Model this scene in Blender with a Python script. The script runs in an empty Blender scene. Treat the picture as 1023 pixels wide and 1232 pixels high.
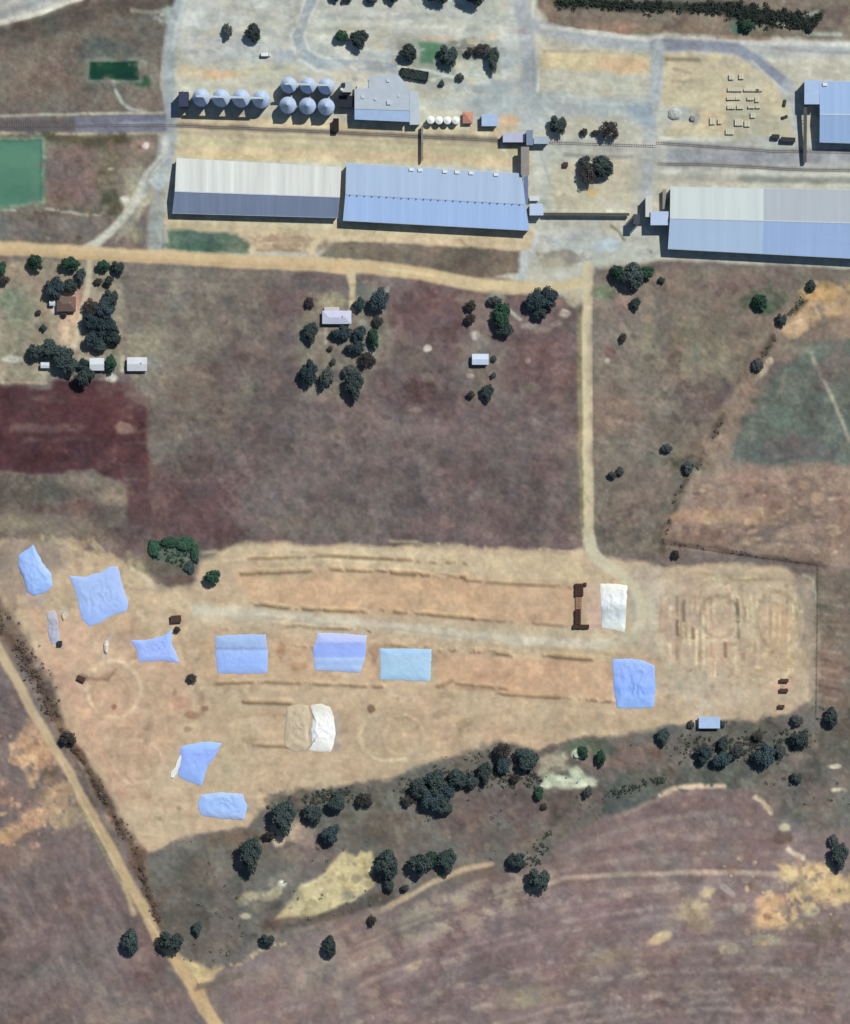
import bpy, bmesh, math, random
import numpy as np
from mathutils import Vector, Matrix
R = math.radians
random.seed(7)
# ------------------------------------------------------------------ scale: one survey unit (u) = 0.5 m; u runs east, v runs south
S = 0.5
CX, CY = 511.5, 616.0
SUN_EL, SUN_AZ = 48.0, 41.0          # azimuth east of north
SUN_STR, SKY_STR = 4.9, 0.08
K = (1.09, 1.08, 1.11)               # light reaching level ground, per channel: divides seen colours into base colours
def W(u, v, z=0.0):
    return Vector(((u - CX) * S, (CY - v) * S, z))
def lin1(c):
    c = c / 255.0
    return c / 12.92 if c <= 0.04045 else ((c + 0.055) / 1.055) ** 2.4
def alb(rgb, f=1.0):
    return tuple(min(0.85, f * lin1(c) / k) for c, k in zip(rgb, K)) + (1.0,)

scene = bpy.context.scene
col = scene.collection
world = bpy.data.worlds.new("World"); scene.world = world
world.use_nodes = True
nt = world.node_tree
sky = nt.nodes.new('ShaderNodeTexSky'); sky.sky_type = 'NISHITA'; sky.sun_disc = False
sky.sun_elevation = R(SUN_EL); sky.sun_rotation = R(SUN_AZ)
sky.air_density = 1.0; sky.dust_density = 0.2; sky.ozone_density = 3.0
nt.links.new(sky.outputs[0], nt.nodes['Background'].inputs[0])
nt.nodes['Background'].inputs[1].default_value = SKY_STR
sun = bpy.data.lights.new('sun', 'SUN'); sun.energy = SUN_STR; sun.angle = R(0.5); sun.color = (1.0, 0.965, 0.91)
so = bpy.data.objects.new('sun', sun); col.objects.link(so)
sd = Vector((math.sin(R(SUN_AZ)) * math.cos(R(SUN_EL)), math.cos(R(SUN_AZ)) * math.cos(R(SUN_EL)), math.sin(R(SUN_EL))))
so.rotation_euler = sd.to_track_quat('Z', 'Y').to_euler(); so.location = sd * 400
cam = bpy.data.cameras.new('camera'); co = bpy.data.objects.new('camera', cam); col.objects.link(co)
CAMH = 2600.0
co.location = (0, 0, CAMH); co.rotation_euler = (0, 0, 0)
cam.sensor_fit = 'VERTICAL'; cam.angle = 2 * math.atan(616 * S / CAMH)
cam.clip_start = 10; cam.clip_end = 60000
scene.camera = co
scene.view_settings.view_transform = 'Standard'; scene.view_settings.look = 'None'
scene.view_settings.exposure = -0.25; scene.view_settings.gamma = 1
scene.cycles.filter_width = 1.55      # the soft optics of a satellite sensor
scene.cycles.max_bounces = 5; scene.cycles.diffuse_bounces = 2

# ------------------------------------------------------------------ materials
def new_mat(name):
    m = bpy.data.materials.new(name); m.use_nodes = True
    n = m.node_tree; return m, n, n.nodes['Principled BSDF']
_mats = {}
def mat(name, rgb, rough=0.75, var=0.12, scale=0.4, metal=0.0, spec=0.2, f=1.0, streak=None, bump=0.0, tint=None):
    """surface colour broken up by noise; streak=(sx,sy,sz) stretches it into sheets or runs"""
    if name in _mats: return _mats[name]
    m, n, b = new_mat(name)
    a = alb(rgb, f)
    tc = n.nodes.new('ShaderNodeTexCoord'); mp = n.nodes.new('ShaderNodeMapping')
    n.links.new(tc.outputs['Object'], mp.inputs[0])
    if streak: mp.inputs['Scale'].default_value = streak
    nz = n.nodes.new('ShaderNodeTexNoise'); nz.inputs['Scale'].default_value = scale; nz.inputs['Detail'].default_value = 6
    nz.inputs['Roughness'].default_value = 0.65
    n.links.new(mp.outputs[0], nz.inputs['Vector'])
    cr = n.nodes.new('ShaderNodeValToRGB')
    lo = tuple(c * (1 - var) for c in a[:3]) + (1,); hi = tuple(min(.9, c * (1 + var)) for c in a[:3]) + (1,)
    if tint: lo = alb(tint, f)
    cr.color_ramp.elements[0].position = 0.3; cr.color_ramp.elements[1].position = 0.7
    cr.color_ramp.elements[0].color = lo; cr.color_ramp.elements[1].color = hi
    n.links.new(nz.outputs[0], cr.inputs[0]); n.links.new(cr.outputs[0], b.inputs['Base Color'])
    b.inputs['Roughness'].default_value = rough; b.inputs['Metallic'].default_value = metal
    b.inputs['Specular IOR Level'].default_value = spec
    if bump:
        bp = n.nodes.new('ShaderNodeBump'); bp.inputs['Strength'].default_value = bump; bp.inputs['Distance'].default_value = 0.1
        n.links.new(nz.outputs[0], bp.inputs['Height']); n.links.new(bp.outputs[0], b.inputs['Normal'])
    _mats[name] = m
    return m

# ------------------------------------------------------------------ value noise on arrays
def _hash(ix, iy, seed):
    h = (ix.astype(np.int64) * 374761393 + iy.astype(np.int64) * 668265263 + seed * 974634521) & 0xFFFFFFFF
    h = ((h ^ (h >> 13)) * 1274126177) & 0xFFFFFFFF
    h = h ^ (h >> 16)
    return (h & 0xFFFFFF).astype(np.float32) / float(0xFFFFFF)
def vnoise(x, y, sc, seed):
    x = x / sc; y = y / sc
    ix = np.floor(x); iy = np.floor(y); fx = (x - ix).astype(np.float32); fy = (y - iy).astype(np.float32)
    ix = ix.astype(np.int64); iy = iy.astype(np.int64)
    fx = fx * fx * (3 - 2 * fx); fy = fy * fy * (3 - 2 * fy)
    a = _hash(ix, iy, seed); b = _hash(ix + 1, iy, seed); c = _hash(ix, iy + 1, seed); d = _hash(ix + 1, iy + 1, seed)
    return (a + (b - a) * fx + (c - a) * fy + (a - b - c + d) * fx * fy) * 2 - 1
def fbm(x, y, sc, seed, octv=4, gain=0.5):
    t = np.zeros_like(x, dtype=np.float32); a = 1.0; s = 0.0
    for i in range(octv):
        t += a * vnoise(x + 17.3 * i, y - 9.1 * i, sc / 2 ** i, seed + i * 31); s += a; a *= gain
    return t / s
def sstep(e0, e1, x):
    t = np.clip((x - e0) / (e1 - e0), 0, 1); return t * t * (3 - 2 * t)
# ------------------------------------------------------------------ the ground: colour, kind and height of every 0.75 m of soil
STEP = 1.5
MARG = 150
gu = np.arange(-MARG, 1023 + MARG + .1, STEP, dtype=np.float32)
gv = np.arange(-MARG, 1232 + MARG + .1, STEP, dtype=np.float32)
NX, NY = len(gu), len(gv)
X, Y = np.meshgrid(gu, gv)
C = np.empty((NY, NX, 3), np.float32); C[:] = (118, 106, 101)
Z = np.zeros((NY, NX), np.float32)
L = np.zeros((NY, NX), np.uint8)          # 0 field 1 dirt road 2 paved yard 3 pond 4 bunker yard 5 railway bed
RG = np.full((NY, NX), 0.24, np.float32)  # roughness of the soil in m
N20x = fbm(X, Y, 26, 3, 4); N20y = fbm(X, Y, 26, 53, 4)
N60 = fbm(X, Y, 60, 11, 5, .55); N12 = fbm(X, Y, 12, 91, 3, .6); NB = fbm(X, Y, 30, 71, 5, .7); NF = fbm(X, Y, 8, 201, 3, .7)
NS = {}
def _sl(u0, v0, u1, v1):
    i0 = max(0, int((u0 + MARG) / STEP)); i1 = min(NX, int((u1 + MARG) / STEP) + 2)
    j0 = max(0, int((v0 + MARG) / STEP)); j1 = min(NY, int((v1 + MARG) / STEP) + 2)
    return slice(j0, j1), slice(i0, i1)
def _seg(px, py, a, b):
    ax, ay = a; bx, by = b; dx, dy = bx - ax, by - ay
    t = np.clip(((px - ax) * dx + (py - ay) * dy) / max(1e-6, dx * dx + dy * dy), 0, 1)
    return np.hypot(px - ax - t * dx, py - ay - t * dy)
def _put(sl, m, c, a, lab, z, rg):
    if c is not None:
        mm = (m * a)[..., None]; C[sl] = C[sl] * (1 - mm) + np.array(c, np.float32) * mm
    if lab is not None: L[sl] = np.where(m > 0.5, lab, L[sl])
    if rg is not None: RG[sl] = RG[sl] * (1 - m) + rg * m
    if z: Z[sl] += z * m
def fill(pts, c, soft=3, warp=5, a=1.0, mot=0.0, lab=None, z=0, rg=None):
    us = [p[0] for p in pts]; vs = [p[1] for p in pts]; e = soft + warp + 2
    sl = _sl(min(us) - e, min(vs) - e, max(us) + e, max(vs) + e)
    px = X[sl] + warp * N20x[sl] * 1.6; py = Y[sl] + warp * N20y[sl] * 1.6
    ins = np.zeros(px.shape, bool); d = np.full(px.shape, 1e9, np.float32); n = len(pts)
    for k in range(n):
        (x0, y0), (x1, y1) = pts[k], pts[(k + 1) % n]
        d = np.minimum(d, _seg(px, py, (x0, y0), (x1, y1)))
        if y0 != y1:
            ins ^= ((y0 > py) != (y1 > py)) & (px < (x1 - x0) * (py - y0) / (y1 - y0) + x0)
    sd = np.where(ins, d, -d)
    m = sstep(-soft, soft, sd)
    if mot: m = m * sstep(-.2, .2, NB[sl] + .6 * N12[sl] + (0.40 - mot * .45))
    _put(sl, m, c, a, lab, z, rg)
def line(pts, w, c, soft=2.0, warp=1.5, a=1.0, brk=0.0, lab=None, z=0, rg=None):
    us = [p[0] for p in pts]; vs = [p[1] for p in pts]; e = soft + warp + w + 2
    sl = _sl(min(us) - e, min(vs) - e, max(us) + e, max(vs) + e)
    px = X[sl] + warp * N20x[sl] * 1.6; py = Y[sl] + warp * N20y[sl] * 1.6
    d = np.full(px.shape, 1e9, np.float32)
    for k in range(len(pts) - 1): d = np.minimum(d, _seg(px, py, pts[k], pts[k + 1]))
    m = sstep(w / 2 + soft, w / 2 - soft, d) if w / 2 > soft else sstep(w / 2 + soft, 0, d)
    if brk: m = m * sstep(-.2, .2, NB[sl] + .6 * N12[sl] + (0.45 - brk * .40))
    _put(sl, m, c, a, lab, z, rg)
def blob(u, v, rx, ry, c, a=1.0, rot=0, mot=0.85, lab=None, z=0, rg=None):
    e = max(rx, ry) * 1.5 + 4
    sl = _sl(u - e, v - e, u + e, v + e); ct, st = math.cos(R(rot)), math.sin(R(rot))
    dx = X[sl] - u; dy = Y[sl] - v
    q = np.hypot((dx * ct + dy * st) / rx, (-dx * st + dy * ct) / ry)
    m = sstep(1.25, .5, q + mot * (NB[sl] * .75 + N12[sl] * .65 + NF[sl] * .4) - .05)
    _put(sl, m, c, a, lab, z, rg)
def ring(u, v, rx, ry, w, c, a=1.0, rot=0, z=0):
    e = max(rx, ry) + w * 2 + 4
    sl = _sl(u - e, v - e, u + e, v + e); ct, st = math.cos(R(rot)), math.sin(R(rot))
    dx = X[sl] - u + 2 * N20x[sl]; dy = Y[sl] - v + 2 * N20y[sl]
    q = np.hypot((dx * ct + dy * st) / rx, (-dx * st + dy * ct) / ry)
    m = np.exp(-((q - 1) * (rx + ry) / 2 / (w / 2)) ** 2) * (0.75 + .5 * N12[sl])
    _put(sl, np.clip(m, 0, 1), c, a, None, z, None)
def bank(pts, w, h, brk=0.0, c=None, a=.5):
    """an earth bank or ditch: real height, so that the sun shades it"""
    us = [p[0] for p in pts]; vs = [p[1] for p in pts]; e = w * 2 + 4
    sl = _sl(min(us) - e, min(vs) - e, max(us) + e, max(vs) + e)
    px = X[sl] + 1.2 * N20x[sl]; py = Y[sl] + 1.2 * N20y[sl]
    d = np.full(px.shape, 1e9, np.float32)
    for k in range(len(pts) - 1): d = np.minimum(d, _seg(px, py, pts[k], pts[k + 1]))
    m = np.exp(-(d / (w / 2)) ** 2)
    if brk: m = m * sstep(-.2, .2, NB[sl] + .4 * N12[sl] + (.40 - brk * .5))
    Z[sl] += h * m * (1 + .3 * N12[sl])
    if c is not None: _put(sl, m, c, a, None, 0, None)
def specks(pts, n, r0, r1, cols, a0=.3, a1=.8, seed=1, asp=1.0):
    """patches of bare soil, stones, tussocks"""
    rnd = random.Random(seed); us = [p[0] for p in pts]; vs = [p[1] for p in pts]
    k = 0; tries = 0
    while k < n and tries < n * 8:
        tries += 1
        u = rnd.uniform(min(us), max(us)); v = rnd.uniform(min(vs), max(vs)); ins = False
        for q in range(len(pts)):
            (x0, y0), (x1, y1) = pts[q], pts[(q + 1) % len(pts)]
            if (y0 > v) != (y1 > v) and u < (x1 - x0) * (v - y0) / (y1 - y0) + x0: ins = not ins
        if not ins: continue
        k += 1; r = r0 + (r1 - r0) * rnd.random() ** 2
        blob(u, v, r * asp * rnd.uniform(.7, 1.5), r * rnd.uniform(.7, 1.3), rnd.choice(cols), rnd.uniform(a0, a1), rnd.uniform(-25, 25), .7)

M = MARG
# ---- wide fields first
fill([(130,312),(400,320),(430,340),(640,352),(700,372),(700,662),(150,662)], (113,99,97), 6, 6)
fill([(130,312),(330,318),(330,470),(250,560),(190,650),(150,650),(150,440)], (117,108,99), 14, 18, .9)
fill([(450,340),(640,352),(700,372),(700,470),(560,520),(440,470)], (113,97,95), 14, 16, .9)
blob(230,350,90,40,(124,115,106),.7); blob(200,420,40,40,(132,122,110),.6); blob(345,420,40,90,(104,92,90),.45)
blob(520,380,60,36,(102,83,83),.8); blob(515,482,40,26,(96,80,80),.75); blob(500,480,14,7,(84,70,70),.6,20)
blob(660,460,44,44,(108,90,89),.7); blob(600,560,110,60,(109,96,95),.7); blob(420,580,90,60,(112,102,99),.7)
blob(250,560,60,70,(104,94,92),.5); blob(330,520,30,70,(100,94,92),.5,20); blob(280,440,26,60,(101,88,88),.45,15)
blob(480,600,22,50,(94,88,87),.6,25); blob(570,620,120,34,(106,93,92),.6); blob(380,630,80,20,(114,104,97),.7)
blob(470,415,34,18,(118,104,98),.7); blob(500,430,26,18,(102,96,90),.5); blob(470,520,110,20,(124,108,103),.45,8)
blob(690,600,10,80,(116,106,96),.6); blob(600,470,30,30,(120,110,104),.4)
specks([(150,330),(690,380),(690,650),(190,650)], 150, 3, 10, [(126,114,108),(100,84,84),(96,92,88),(122,104,100),(88,78,78),(112,106,98)], .25, .6, 11)
# maroon burnt field at the west
fill([(-M,466),(58,466),(62,456),(160,462),(178,500),(182,560),(184,640),(152,640),(158,580),(110,566),(60,570),(-M,562)], (86,64,66), 4, 5, 1, rg=.1)
fill([(150,560),(185,560),(300,640),(300,655),(150,655)], (94,76,76), 10, 10, .8)
blob(245,600,50,45,(98,80,80),.6)
blob(20,540,70,24,(78,57,60),.6); blob(120,490,50,20,(84,62,65),.5); line([(15,516),(95,514)], 9, (108,88,86), 3, 2, .8)
line([(30,530),(110,528)], 4, (100,80,80), 3, 2, .6); blob(152,515,13,10,(150,124,114),.75); blob(50,480,16,5,(112,90,86),.5)
line([(178,500),(182,640)], 6, (112,98,90), 3, 3, .5, brk=.5)
blob(150,480,30,18,(104,78,77),.5)
specks([(0,470),(170,470),(175,570),(0,565)], 40, 3, 8, [(96,72,74),(76,56,58),(106,84,82)], .3, .6, 12)
fill([(-M,566),(60,572),(110,568),(158,582),(150,650),(100,655),(-M,645)], (114,103,95), 5, 8)
blob(40,592,50,16,(90,86,80),.7); blob(110,580,30,8,(138,124,112),.6); blob(90,612,60,9,(98,80,78),.6); blob(135,596,20,14,(142,126,112),.6)
blob(20,630,40,12,(150,136,116),.6); blob(70,640,50,10,(128,114,102),.6); blob(160,640,40,16,(98,84,82),.7)
fill([(-M,440),(58,440),(56,458),(-M,462)], (152,140,124), 4, 4, .9); line([(0,448),(55,446)], 4, (176,164,144), 2, 1, .8); line([(0,460),(55,460)], 3.5, (168,148,130), 2, 1, .8)
# north-west fields
fill([(-M,34),(0,32),(100,0),(140,-M),(222,-M),(205,20),(194,60),(192,134),(-M,136)], (113,105,97), 4, 4)
blob(60,80,60,36,(120,108,99),.6); blob(20,110,60,24,(116,104,96),.5); blob(160,50,30,40,(110,103,96),.6)
line([(-M,75),(0,50),(60,32),(120,12),(215,2)], 20, (90,84,78), 6, 4, .7); line([(-M,45),(0,38),(60,22),(100,6),(120,-40)], 7, (84,78,72), 3, 2, .6)
fill([(-M,-M),(118,-M),(94,-2),(52,16),(0,30),(-M,62)], (176,172,164), 3, 2, lab=2, rg=.03)
line([(-M,64),(0,27),(52,14),(96,-3),(118,-M)], 6, (206,198,182), 2.5, 1.5); line([(-40,30),(30,8),(60,-8)], 7, (152,152,150), 3, 1.5, .8)
line([(160,12),(200,14)], 5, (150,140,126), 2, 2, .8)
blob(132,74,46,26,(92,99,93),.75); blob(112,62,22,18,(96,98,96),.6); blob(172,99,14,8,(52,84,64),.8)
blob(185,85,6,26,(134,126,114),.6); blob(172,76,8,7,(150,144,130),.7)
line([(104,72),(168,72),(169,97),(105,98),(104,72)], 6, (120,125,114), 2.5, 1, .8)
fill([(108,75),(166,74),(167,96),(108,96)], (20,62,46), 2, 1, lab=3, z=-.5, rg=0)
line([(136,98),(141,112),(148,124),(158,131),(175,134)], 4.5, (166,166,156), 2, 1, .9)
fill([(155,104),(196,102),(196,136),(165,132),(150,118)], (126,114,104), 4, 4, .5)
fill([(-M,158),(198,158),(192,200),(160,250),(120,290),(-M,294)], (116,108,98), 4, 4)
fill([(56,182),(118,180),(126,205),(116,240),(54,240)], (121,103,99), 6, 6, .9)
line([(55,164),(110,172),(150,166)], 12, (82,80,66), 4, 3, .8); blob(128,214,16,34,(106,102,86),.6); blob(134,240,14,18,(84,86,72),.8)
blob(100,255,40,6,(92,88,78),.6); fill([(0,262),(130,260),(128,286),(0,290)], (112,105,101), 5, 4, .8)
blob(170,176,18,8,(150,120,112),.7); blob(160,220,18,26,(156,148,130),.8); blob(150,240,7,6,(196,190,180),.8); blob(176,175,4,4,(214,208,200),.7); blob(134,203,5,3,(190,184,150),.6)
line([(0,252),(60,253),(120,259)], 3.5, (170,164,156), 2, 1.5, .8, brk=.7)
line([(-M,168),(0,168),(52,167),(52,244),(0,250),(-M,254)], 5, (112,134,116), 2.5, 1, .8)
fill([(-M,170),(50,169),(49,242),(0,248),(-M,252)], (84,128,107), 2, 1, lab=3, z=-.5, rg=0)
blob(12,188,36,12,(94,138,116),.7); blob(30,232,26,10,(76,118,100),.6); blob(45,205,8,30,(96,136,114),.5); blob(125,80,14,5,(30,74,54),.7); blob(155,92,12,5,(16,52,42),.7)
specks([(60,175),(190,165),(130,290),(0,290),(0,260)], 40, 2, 7, [(140,130,116),(92,88,76),(130,112,104)], .3, .7, 13)
specks([(0,60),(190,30),(190,130),(0,130)], 40, 3, 10, [(126,116,106),(100,92,86),(118,102,96)], .3, .6, 14)
# ---- grain terminal yard
fill([(228,-M),(1023+M,-M),(1023+M,330),(790,312),(710,330),(640,342),(560,330),(200,300),(196,250),(204,150),(194,100),(200,50),(214,15)], (184,179,162), 3, 2, lab=2, rg=.04)
fill([(230,-M),(636,-M),(630,60),(620,120),(420,92),(330,90),(220,80),(206,50)], (182,181,170), 8, 8, .8)
for (u, v, rx, ry, c) in [(250,20,50,16,(190,192,186)),(300,60,60,12,(186,186,182)),(240,88,34,8,(196,172,142)),(270,90,26,4,(204,168,132)),(225,85,16,10,(198,180,150)),(330,84,40,7,(192,184,150)),(345,35,14,22,(186,182,168)),(400,62,40,12,(188,188,178)),(440,30,40,12,(180,176,158)),(350,68,24,6,(166,172,180)),(240,55,30,10,(178,174,166)),(520,30,60,8,(186,184,170)),(300,12,40,8,(176,172,160)),(560,10,60,8,(182,182,168)),(460,68,24,10,(176,182,178)),(470,100,40,6,(190,190,178)),(590,100,40,12,(168,174,176)),(610,70,16,20,(176,184,182)),(560,125,60,8,(178,182,174)),(620,30,10,30,(186,186,178))]:
    blob(u, v, rx, ry, c, .8, mot=.7)
line([(384,-30),(374,2),(364,20),(357,44),(364,64),(385,76),(430,78),(475,82)], 12, (158,166,169), 2.5, 1, 1)
line([(378,-30),(366,6),(358,24),(350,44),(357,68),(380,84)], 3, (206,207,198), 1.5, 1, .8); line([(392,-20),(380,8),(371,26),(366,44),(372,60),(390,69),(430,71)], 3, (204,205,195), 1.5, 1, .7)
line([(356,-20),(352,20),(350,50),(360,72)], 4, (196,196,184), 2, 1.5, .7)
line([(330,32),(420,28),(520,34),(626,36)], 6, (192,190,176), 3, 2, .8); line([(395,20),(480,22),(600,16)], 5, (172,172,166), 3, 2, .6)
line([(218,-M),(222,-10),(208,30),(203,70),(205,140),(203,178)], 15, (164,168,166), 3, 1, lab=2); line([(226,-10),(212,34),(208,60)], 5, (192,194,188), 2, 1, .7)
line([(203,150),(196,200),(190,240),(188,298)], 18, (168,170,162), 4, 1.5, .85, lab=2); line([(188,268),(190,298)], 14, (150,156,150), 4, 2, .6)
blob(190,218,16,10,(184,190,192),.8); blob(172,240,14,12,(152,146,126),.6); blob(163,280,16,10,(146,140,120),.7)
fill([(150,245),(180,210),(186,235),(160,275),(140,290)], (176,170,152), 3, 2, .5)
line([(204,160),(198,188),(184,204),(174,218),(168,234),(156,252),(136,276),(114,294),(98,302)], 10, (190,186,172), 2.5, 1, lab=2)
line([(198,188),(182,208),(172,236)], 3, (150,152,156), 1.5, 1, .6)
line([(-M,140),(0,139),(195,136)], 3.5, (168,160,146), 1.8, 1, .9)
fill([(-M,143),(110,144),(110,158),(-M,158)], (102,95,93), 2.5, 1, .95, lab=5); fill([(90,141),(200,138),(200,160),(90,160)], (122,122,130), 3, 1, .95, lab=5)
line([(145,148),(198,147)], 3, (150,150,156), 1.5, .5, .7); line([(0,160),(100,161),(196,160)], 4, (172,156,136), 2, 1, .8, brk=.7)
line([(204,120),(206,180),(200,200)], 9, (154,160,162), 3, 1, .8)
# island with lawns
fill([(478,48),(598,48),(602,92),(560,100),(505,96),(478,78)], (150,152,138), 5, 4, .8); fill([(505,52),(534,52),(536,78),(508,76)], (88,124,98), 3, 2); blob(560,58,24,12,(122,122,112),.8)
line([(512,46),(545,46)], 4, (198,170,150), 2, 1, .8); line([(480,80),(520,86),(548,94)], 4, (206,208,200), 1.8, 1, .9); fill([(548,74),(588,74),(588,100),(548,100)], (196,196,182), 3, 2, .8)
blob(576,86,12,8,(170,170,160),.6); blob(522,96,6,4,(210,212,200),.9)
# yard roads
line([(624,-M),(626,0),(632,30),(636,70),(637,112)], 18, (166,169,170), 3, 1, .95, lab=2); line([(641,60),(643,110)], 4, (146,150,156), 2, 1, .6); line([(642,0),(640,30),(650,36)], 4, (202,206,200), 2, 1, .7)
fill([(652,-M),(1023+M,-M),(1023+M,54),(900,44),(770,40),(700,38),(660,28),(646,6)], (126,114,103), 3, 3, lab=0, rg=.15)
fill([(652,-M),(1023+M,-M),(1023+M,-6),(652,-6)], (112,104,96), 6, 4, .7)
blob(760,34,100,8,(152,124,108),.7); blob(700,26,30,10,(128,112,102),.6); blob(900,46,30,8,(150,122,106),.7); blob(830,30,40,12,(124,108,98),.6); blob(1000,22,30,16,(114,98,92),.6); blob(800,4,20,8,(132,120,108),.5)
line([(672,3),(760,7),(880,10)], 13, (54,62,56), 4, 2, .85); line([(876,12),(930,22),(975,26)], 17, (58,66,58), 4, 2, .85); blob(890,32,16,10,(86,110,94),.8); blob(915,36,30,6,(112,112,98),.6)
line([(985,14),(968,20),(962,32),(972,40),(1012,42)], 5, (160,160,146), 2, 1, .9); line([(936,29),(958,31)], 4, (176,178,160), 1.5, 1, .9); line([(968,36),(990,14)], 7, (54,60,52), 2, 1, .6)
specks([(230,5),(620,5),(620,98),(230,98)], 150, 1.5, 5, [(200,200,190),(166,166,156),(204,196,176),(158,162,160),(196,182,152)], .35, .8, 51, 2.4)
specks([(800,62),(905,68),(955,165),(800,165)], 200, 1.8, 4.6, [(214,208,188),(152,142,118),(198,178,142),(176,172,154)], .5, .95, 52, 1.9)
specks([(648,60),(784,60),(780,112),(650,110)], 150, 1.8, 4.4, [(208,200,174),(164,160,140),(204,170,132),(178,182,168)], .45, .9, 53, 2.0)
specks([(214,140),(630,154),(630,200),(214,190)], 110, 1.5, 4, [(206,192,154),(166,150,122),(184,182,138),(206,178,146)], .3, .7, 54, 4)
specks([(640,160),(785,165),(790,310),(640,315)], 90, 1.5, 5, [(200,198,186),(160,158,148),(200,182,150),(150,152,152)], .3, .7, 55, 1.6)
specks([(790,165),(1020,172),(1020,222),(790,220)], 70, 1.5, 4, [(196,196,186),(140,140,136),(166,164,160)], .3, .7, 56, 4)
specks([(205,262),(640,276),(630,296),(205,300)], 60, 1.5, 4, [(206,190,158),(164,142,114),(178,150,124)], .3, .7, 57, 2.5)
line([(640,30),(690,44),(785,54),(880,58),(1023+M,66)], 17, (168,171,171), 3, 1, .95, lab=2); line([(652,32),(700,38),(780,47),(860,50),(950,52),(1023+M,57)], 5.5, (204,200,188), 2, 1, .9)
line([(900,57),(960,66),(1023+M,70)], 5, (186,180,166), 2.5, 1, .7); line([(930,58),(1023,64)], 4, (150,146,140), 2, 1, .5)
line([(790,54),(850,55),(885,58),(905,70),(930,88),(948,104)], 14, (136,140,150), 3, 1, 1); line([(948,104),(957,150)], 16, (170,172,170), 4, 1.5, .7); line([(905,75),(945,112),(955,150)], 4, (192,192,178), 2, 1, .7)
fill([(648,59),(784,59),(780,112),(647,112)], (184,180,162), 3, 2, .9); fill([(650,62),(786,64),(782,86),(650,84)], (203,185,148), 4, 3, .9)
blob(750,78,36,10,(206,172,138),.8); blob(690,74,30,8,(196,182,146),.7); line([(655,62),(720,62)], 4, (160,150,130), 2, 1, .7)
for v in (90, 98, 106): line([(660,v),(720,v+1),(772,v)], 3, (178,180,164), 2, 2, .6, brk=.5)
line([(648,84),(647,112)], 3, (206,206,188), 1.5, 1, .8)
line([(792,56),(790,100),(783,140),(780,200),(776,240)], 17, (168,171,170), 3, 1.2, .95, lab=2); line([(796,70),(791,110)], 4, (146,150,152), 2, 1, .5)
fill([(560,112),(640,112),(782,120),(782,150),(740,140),(640,160),(560,140)], (170,176,174), 6, 4, .85); fill([(750,128),(786,128),(784,154),(770,150)], (148,160,168), 4, 3, .8)
line([(660,122),(760,126)], 3, (186,192,184), 2, 1, .6); blob(698,146,20,8,(192,186,164),.8); blob(690,172,40,6,(176,172,166),.7); blob(745,176,20,5,(150,150,150),.7)
fill([(800,64),(880,66),(920,92),(950,130),(954,166),(800,166),(796,110)], (192,179,149), 4, 3, .95)
blob(830,80,30,16,(192,178,150),.7); blob(860,70,8,8,(200,186,146),.7); line([(802,71),(840,72)], 4.5, (140,132,110), 2, .8, .9); blob(880,75,20,6,(172,164,146),.6)
fill([(876,92),(916,92),(918,168),(876,168)], (178,174,154), 4, 3, .7); blob(860,145,14,14,(198,176,146),.7); blob(818,138,18,10,(168,172,168),.8); blob(836,144,6,6,(140,142,138),.7); blob(800,140,12,14,(182,184,174),.6)
line([(810,82),(830,88)], 3, (160,150,128), 2, 1, .7); line([(808,98),(826,98)], 3, (156,148,128), 2, 1, .7); blob(935,150,16,18,(188,180,156),.7)
# rails: ballast in the old siding and the two running lines
fill([(214,138),(600,152),(640,170),(634,200),(412,196),(214,192)], (196,180,148), 4, 3, .95)
for (v0, v1, c, a, w) in [(151,160,(128,118,108),.9,6),(160,168,(172,160,136),.7,5),(171,176,(186,178,140),.7,6),(182,186,(204,180,146),.8,7)]:
    line([(214,v0),(420,v1),(640,v1+10)], w, c, 2.5, 1, a, lab=5 if c[0] < 150 else None)
line([(420,160),(640,174)], 5, (140,132,114), 2.5, 1, .7); line([(600,165),(610,186)], 4, (212,206,190), 2, 1, .7)
fill([(214,139),(404,144),(404,154),(214,148)], (204,184,152), 3, 2, .7); blob(300,188,80,4,(200,182,140),.7)
blob(613,146,14,9,(206,176,142),.95,mot=.3); fill([(548,148),(580,150),(578,158),(550,157)], (196,184,160), 2, 1, .8)
fill([(790,164),(1023+M,172),(1023+M,222),(790,216)], (176,174,164), 4, 3, .95)
line([(795,166),(880,168)], 5, (202,200,180), 2, 1, .8); line([(800,172),(850,176),(930,182),(1023+M,184)], 6, (140,139,134), 2.5, 1, .9, lab=5)
line([(810,187),(900,189),(1023+M,190)], 15, (158,157,156), 4, 1.5, .85, lab=5); line([(805,198),(850,197),(960,204),(1023+M,207)], 5, (138,138,132), 2.5, 1, .85, lab=5)
line([(800,206),(1023+M,212)], 5, (196,194,178), 2.5, 1.5, .8); line([(890,216),(1023+M,219)], 7, (134,134,124), 2.5, 1.5, .8); line([(795,212),(890,218)], 4, (164,160,146), 2, 1.5, .6)
fill([(645,164),(785,168),(785,196),(648,196)], (176,174,162), 5, 4, .8); line([(680,186),(720,190),(760,189)], 5, (136,132,124), 2.5, 1, .8); line([(660,172),(760,178)], 6, (164,160,160), 3, 1.5, .6)
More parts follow.
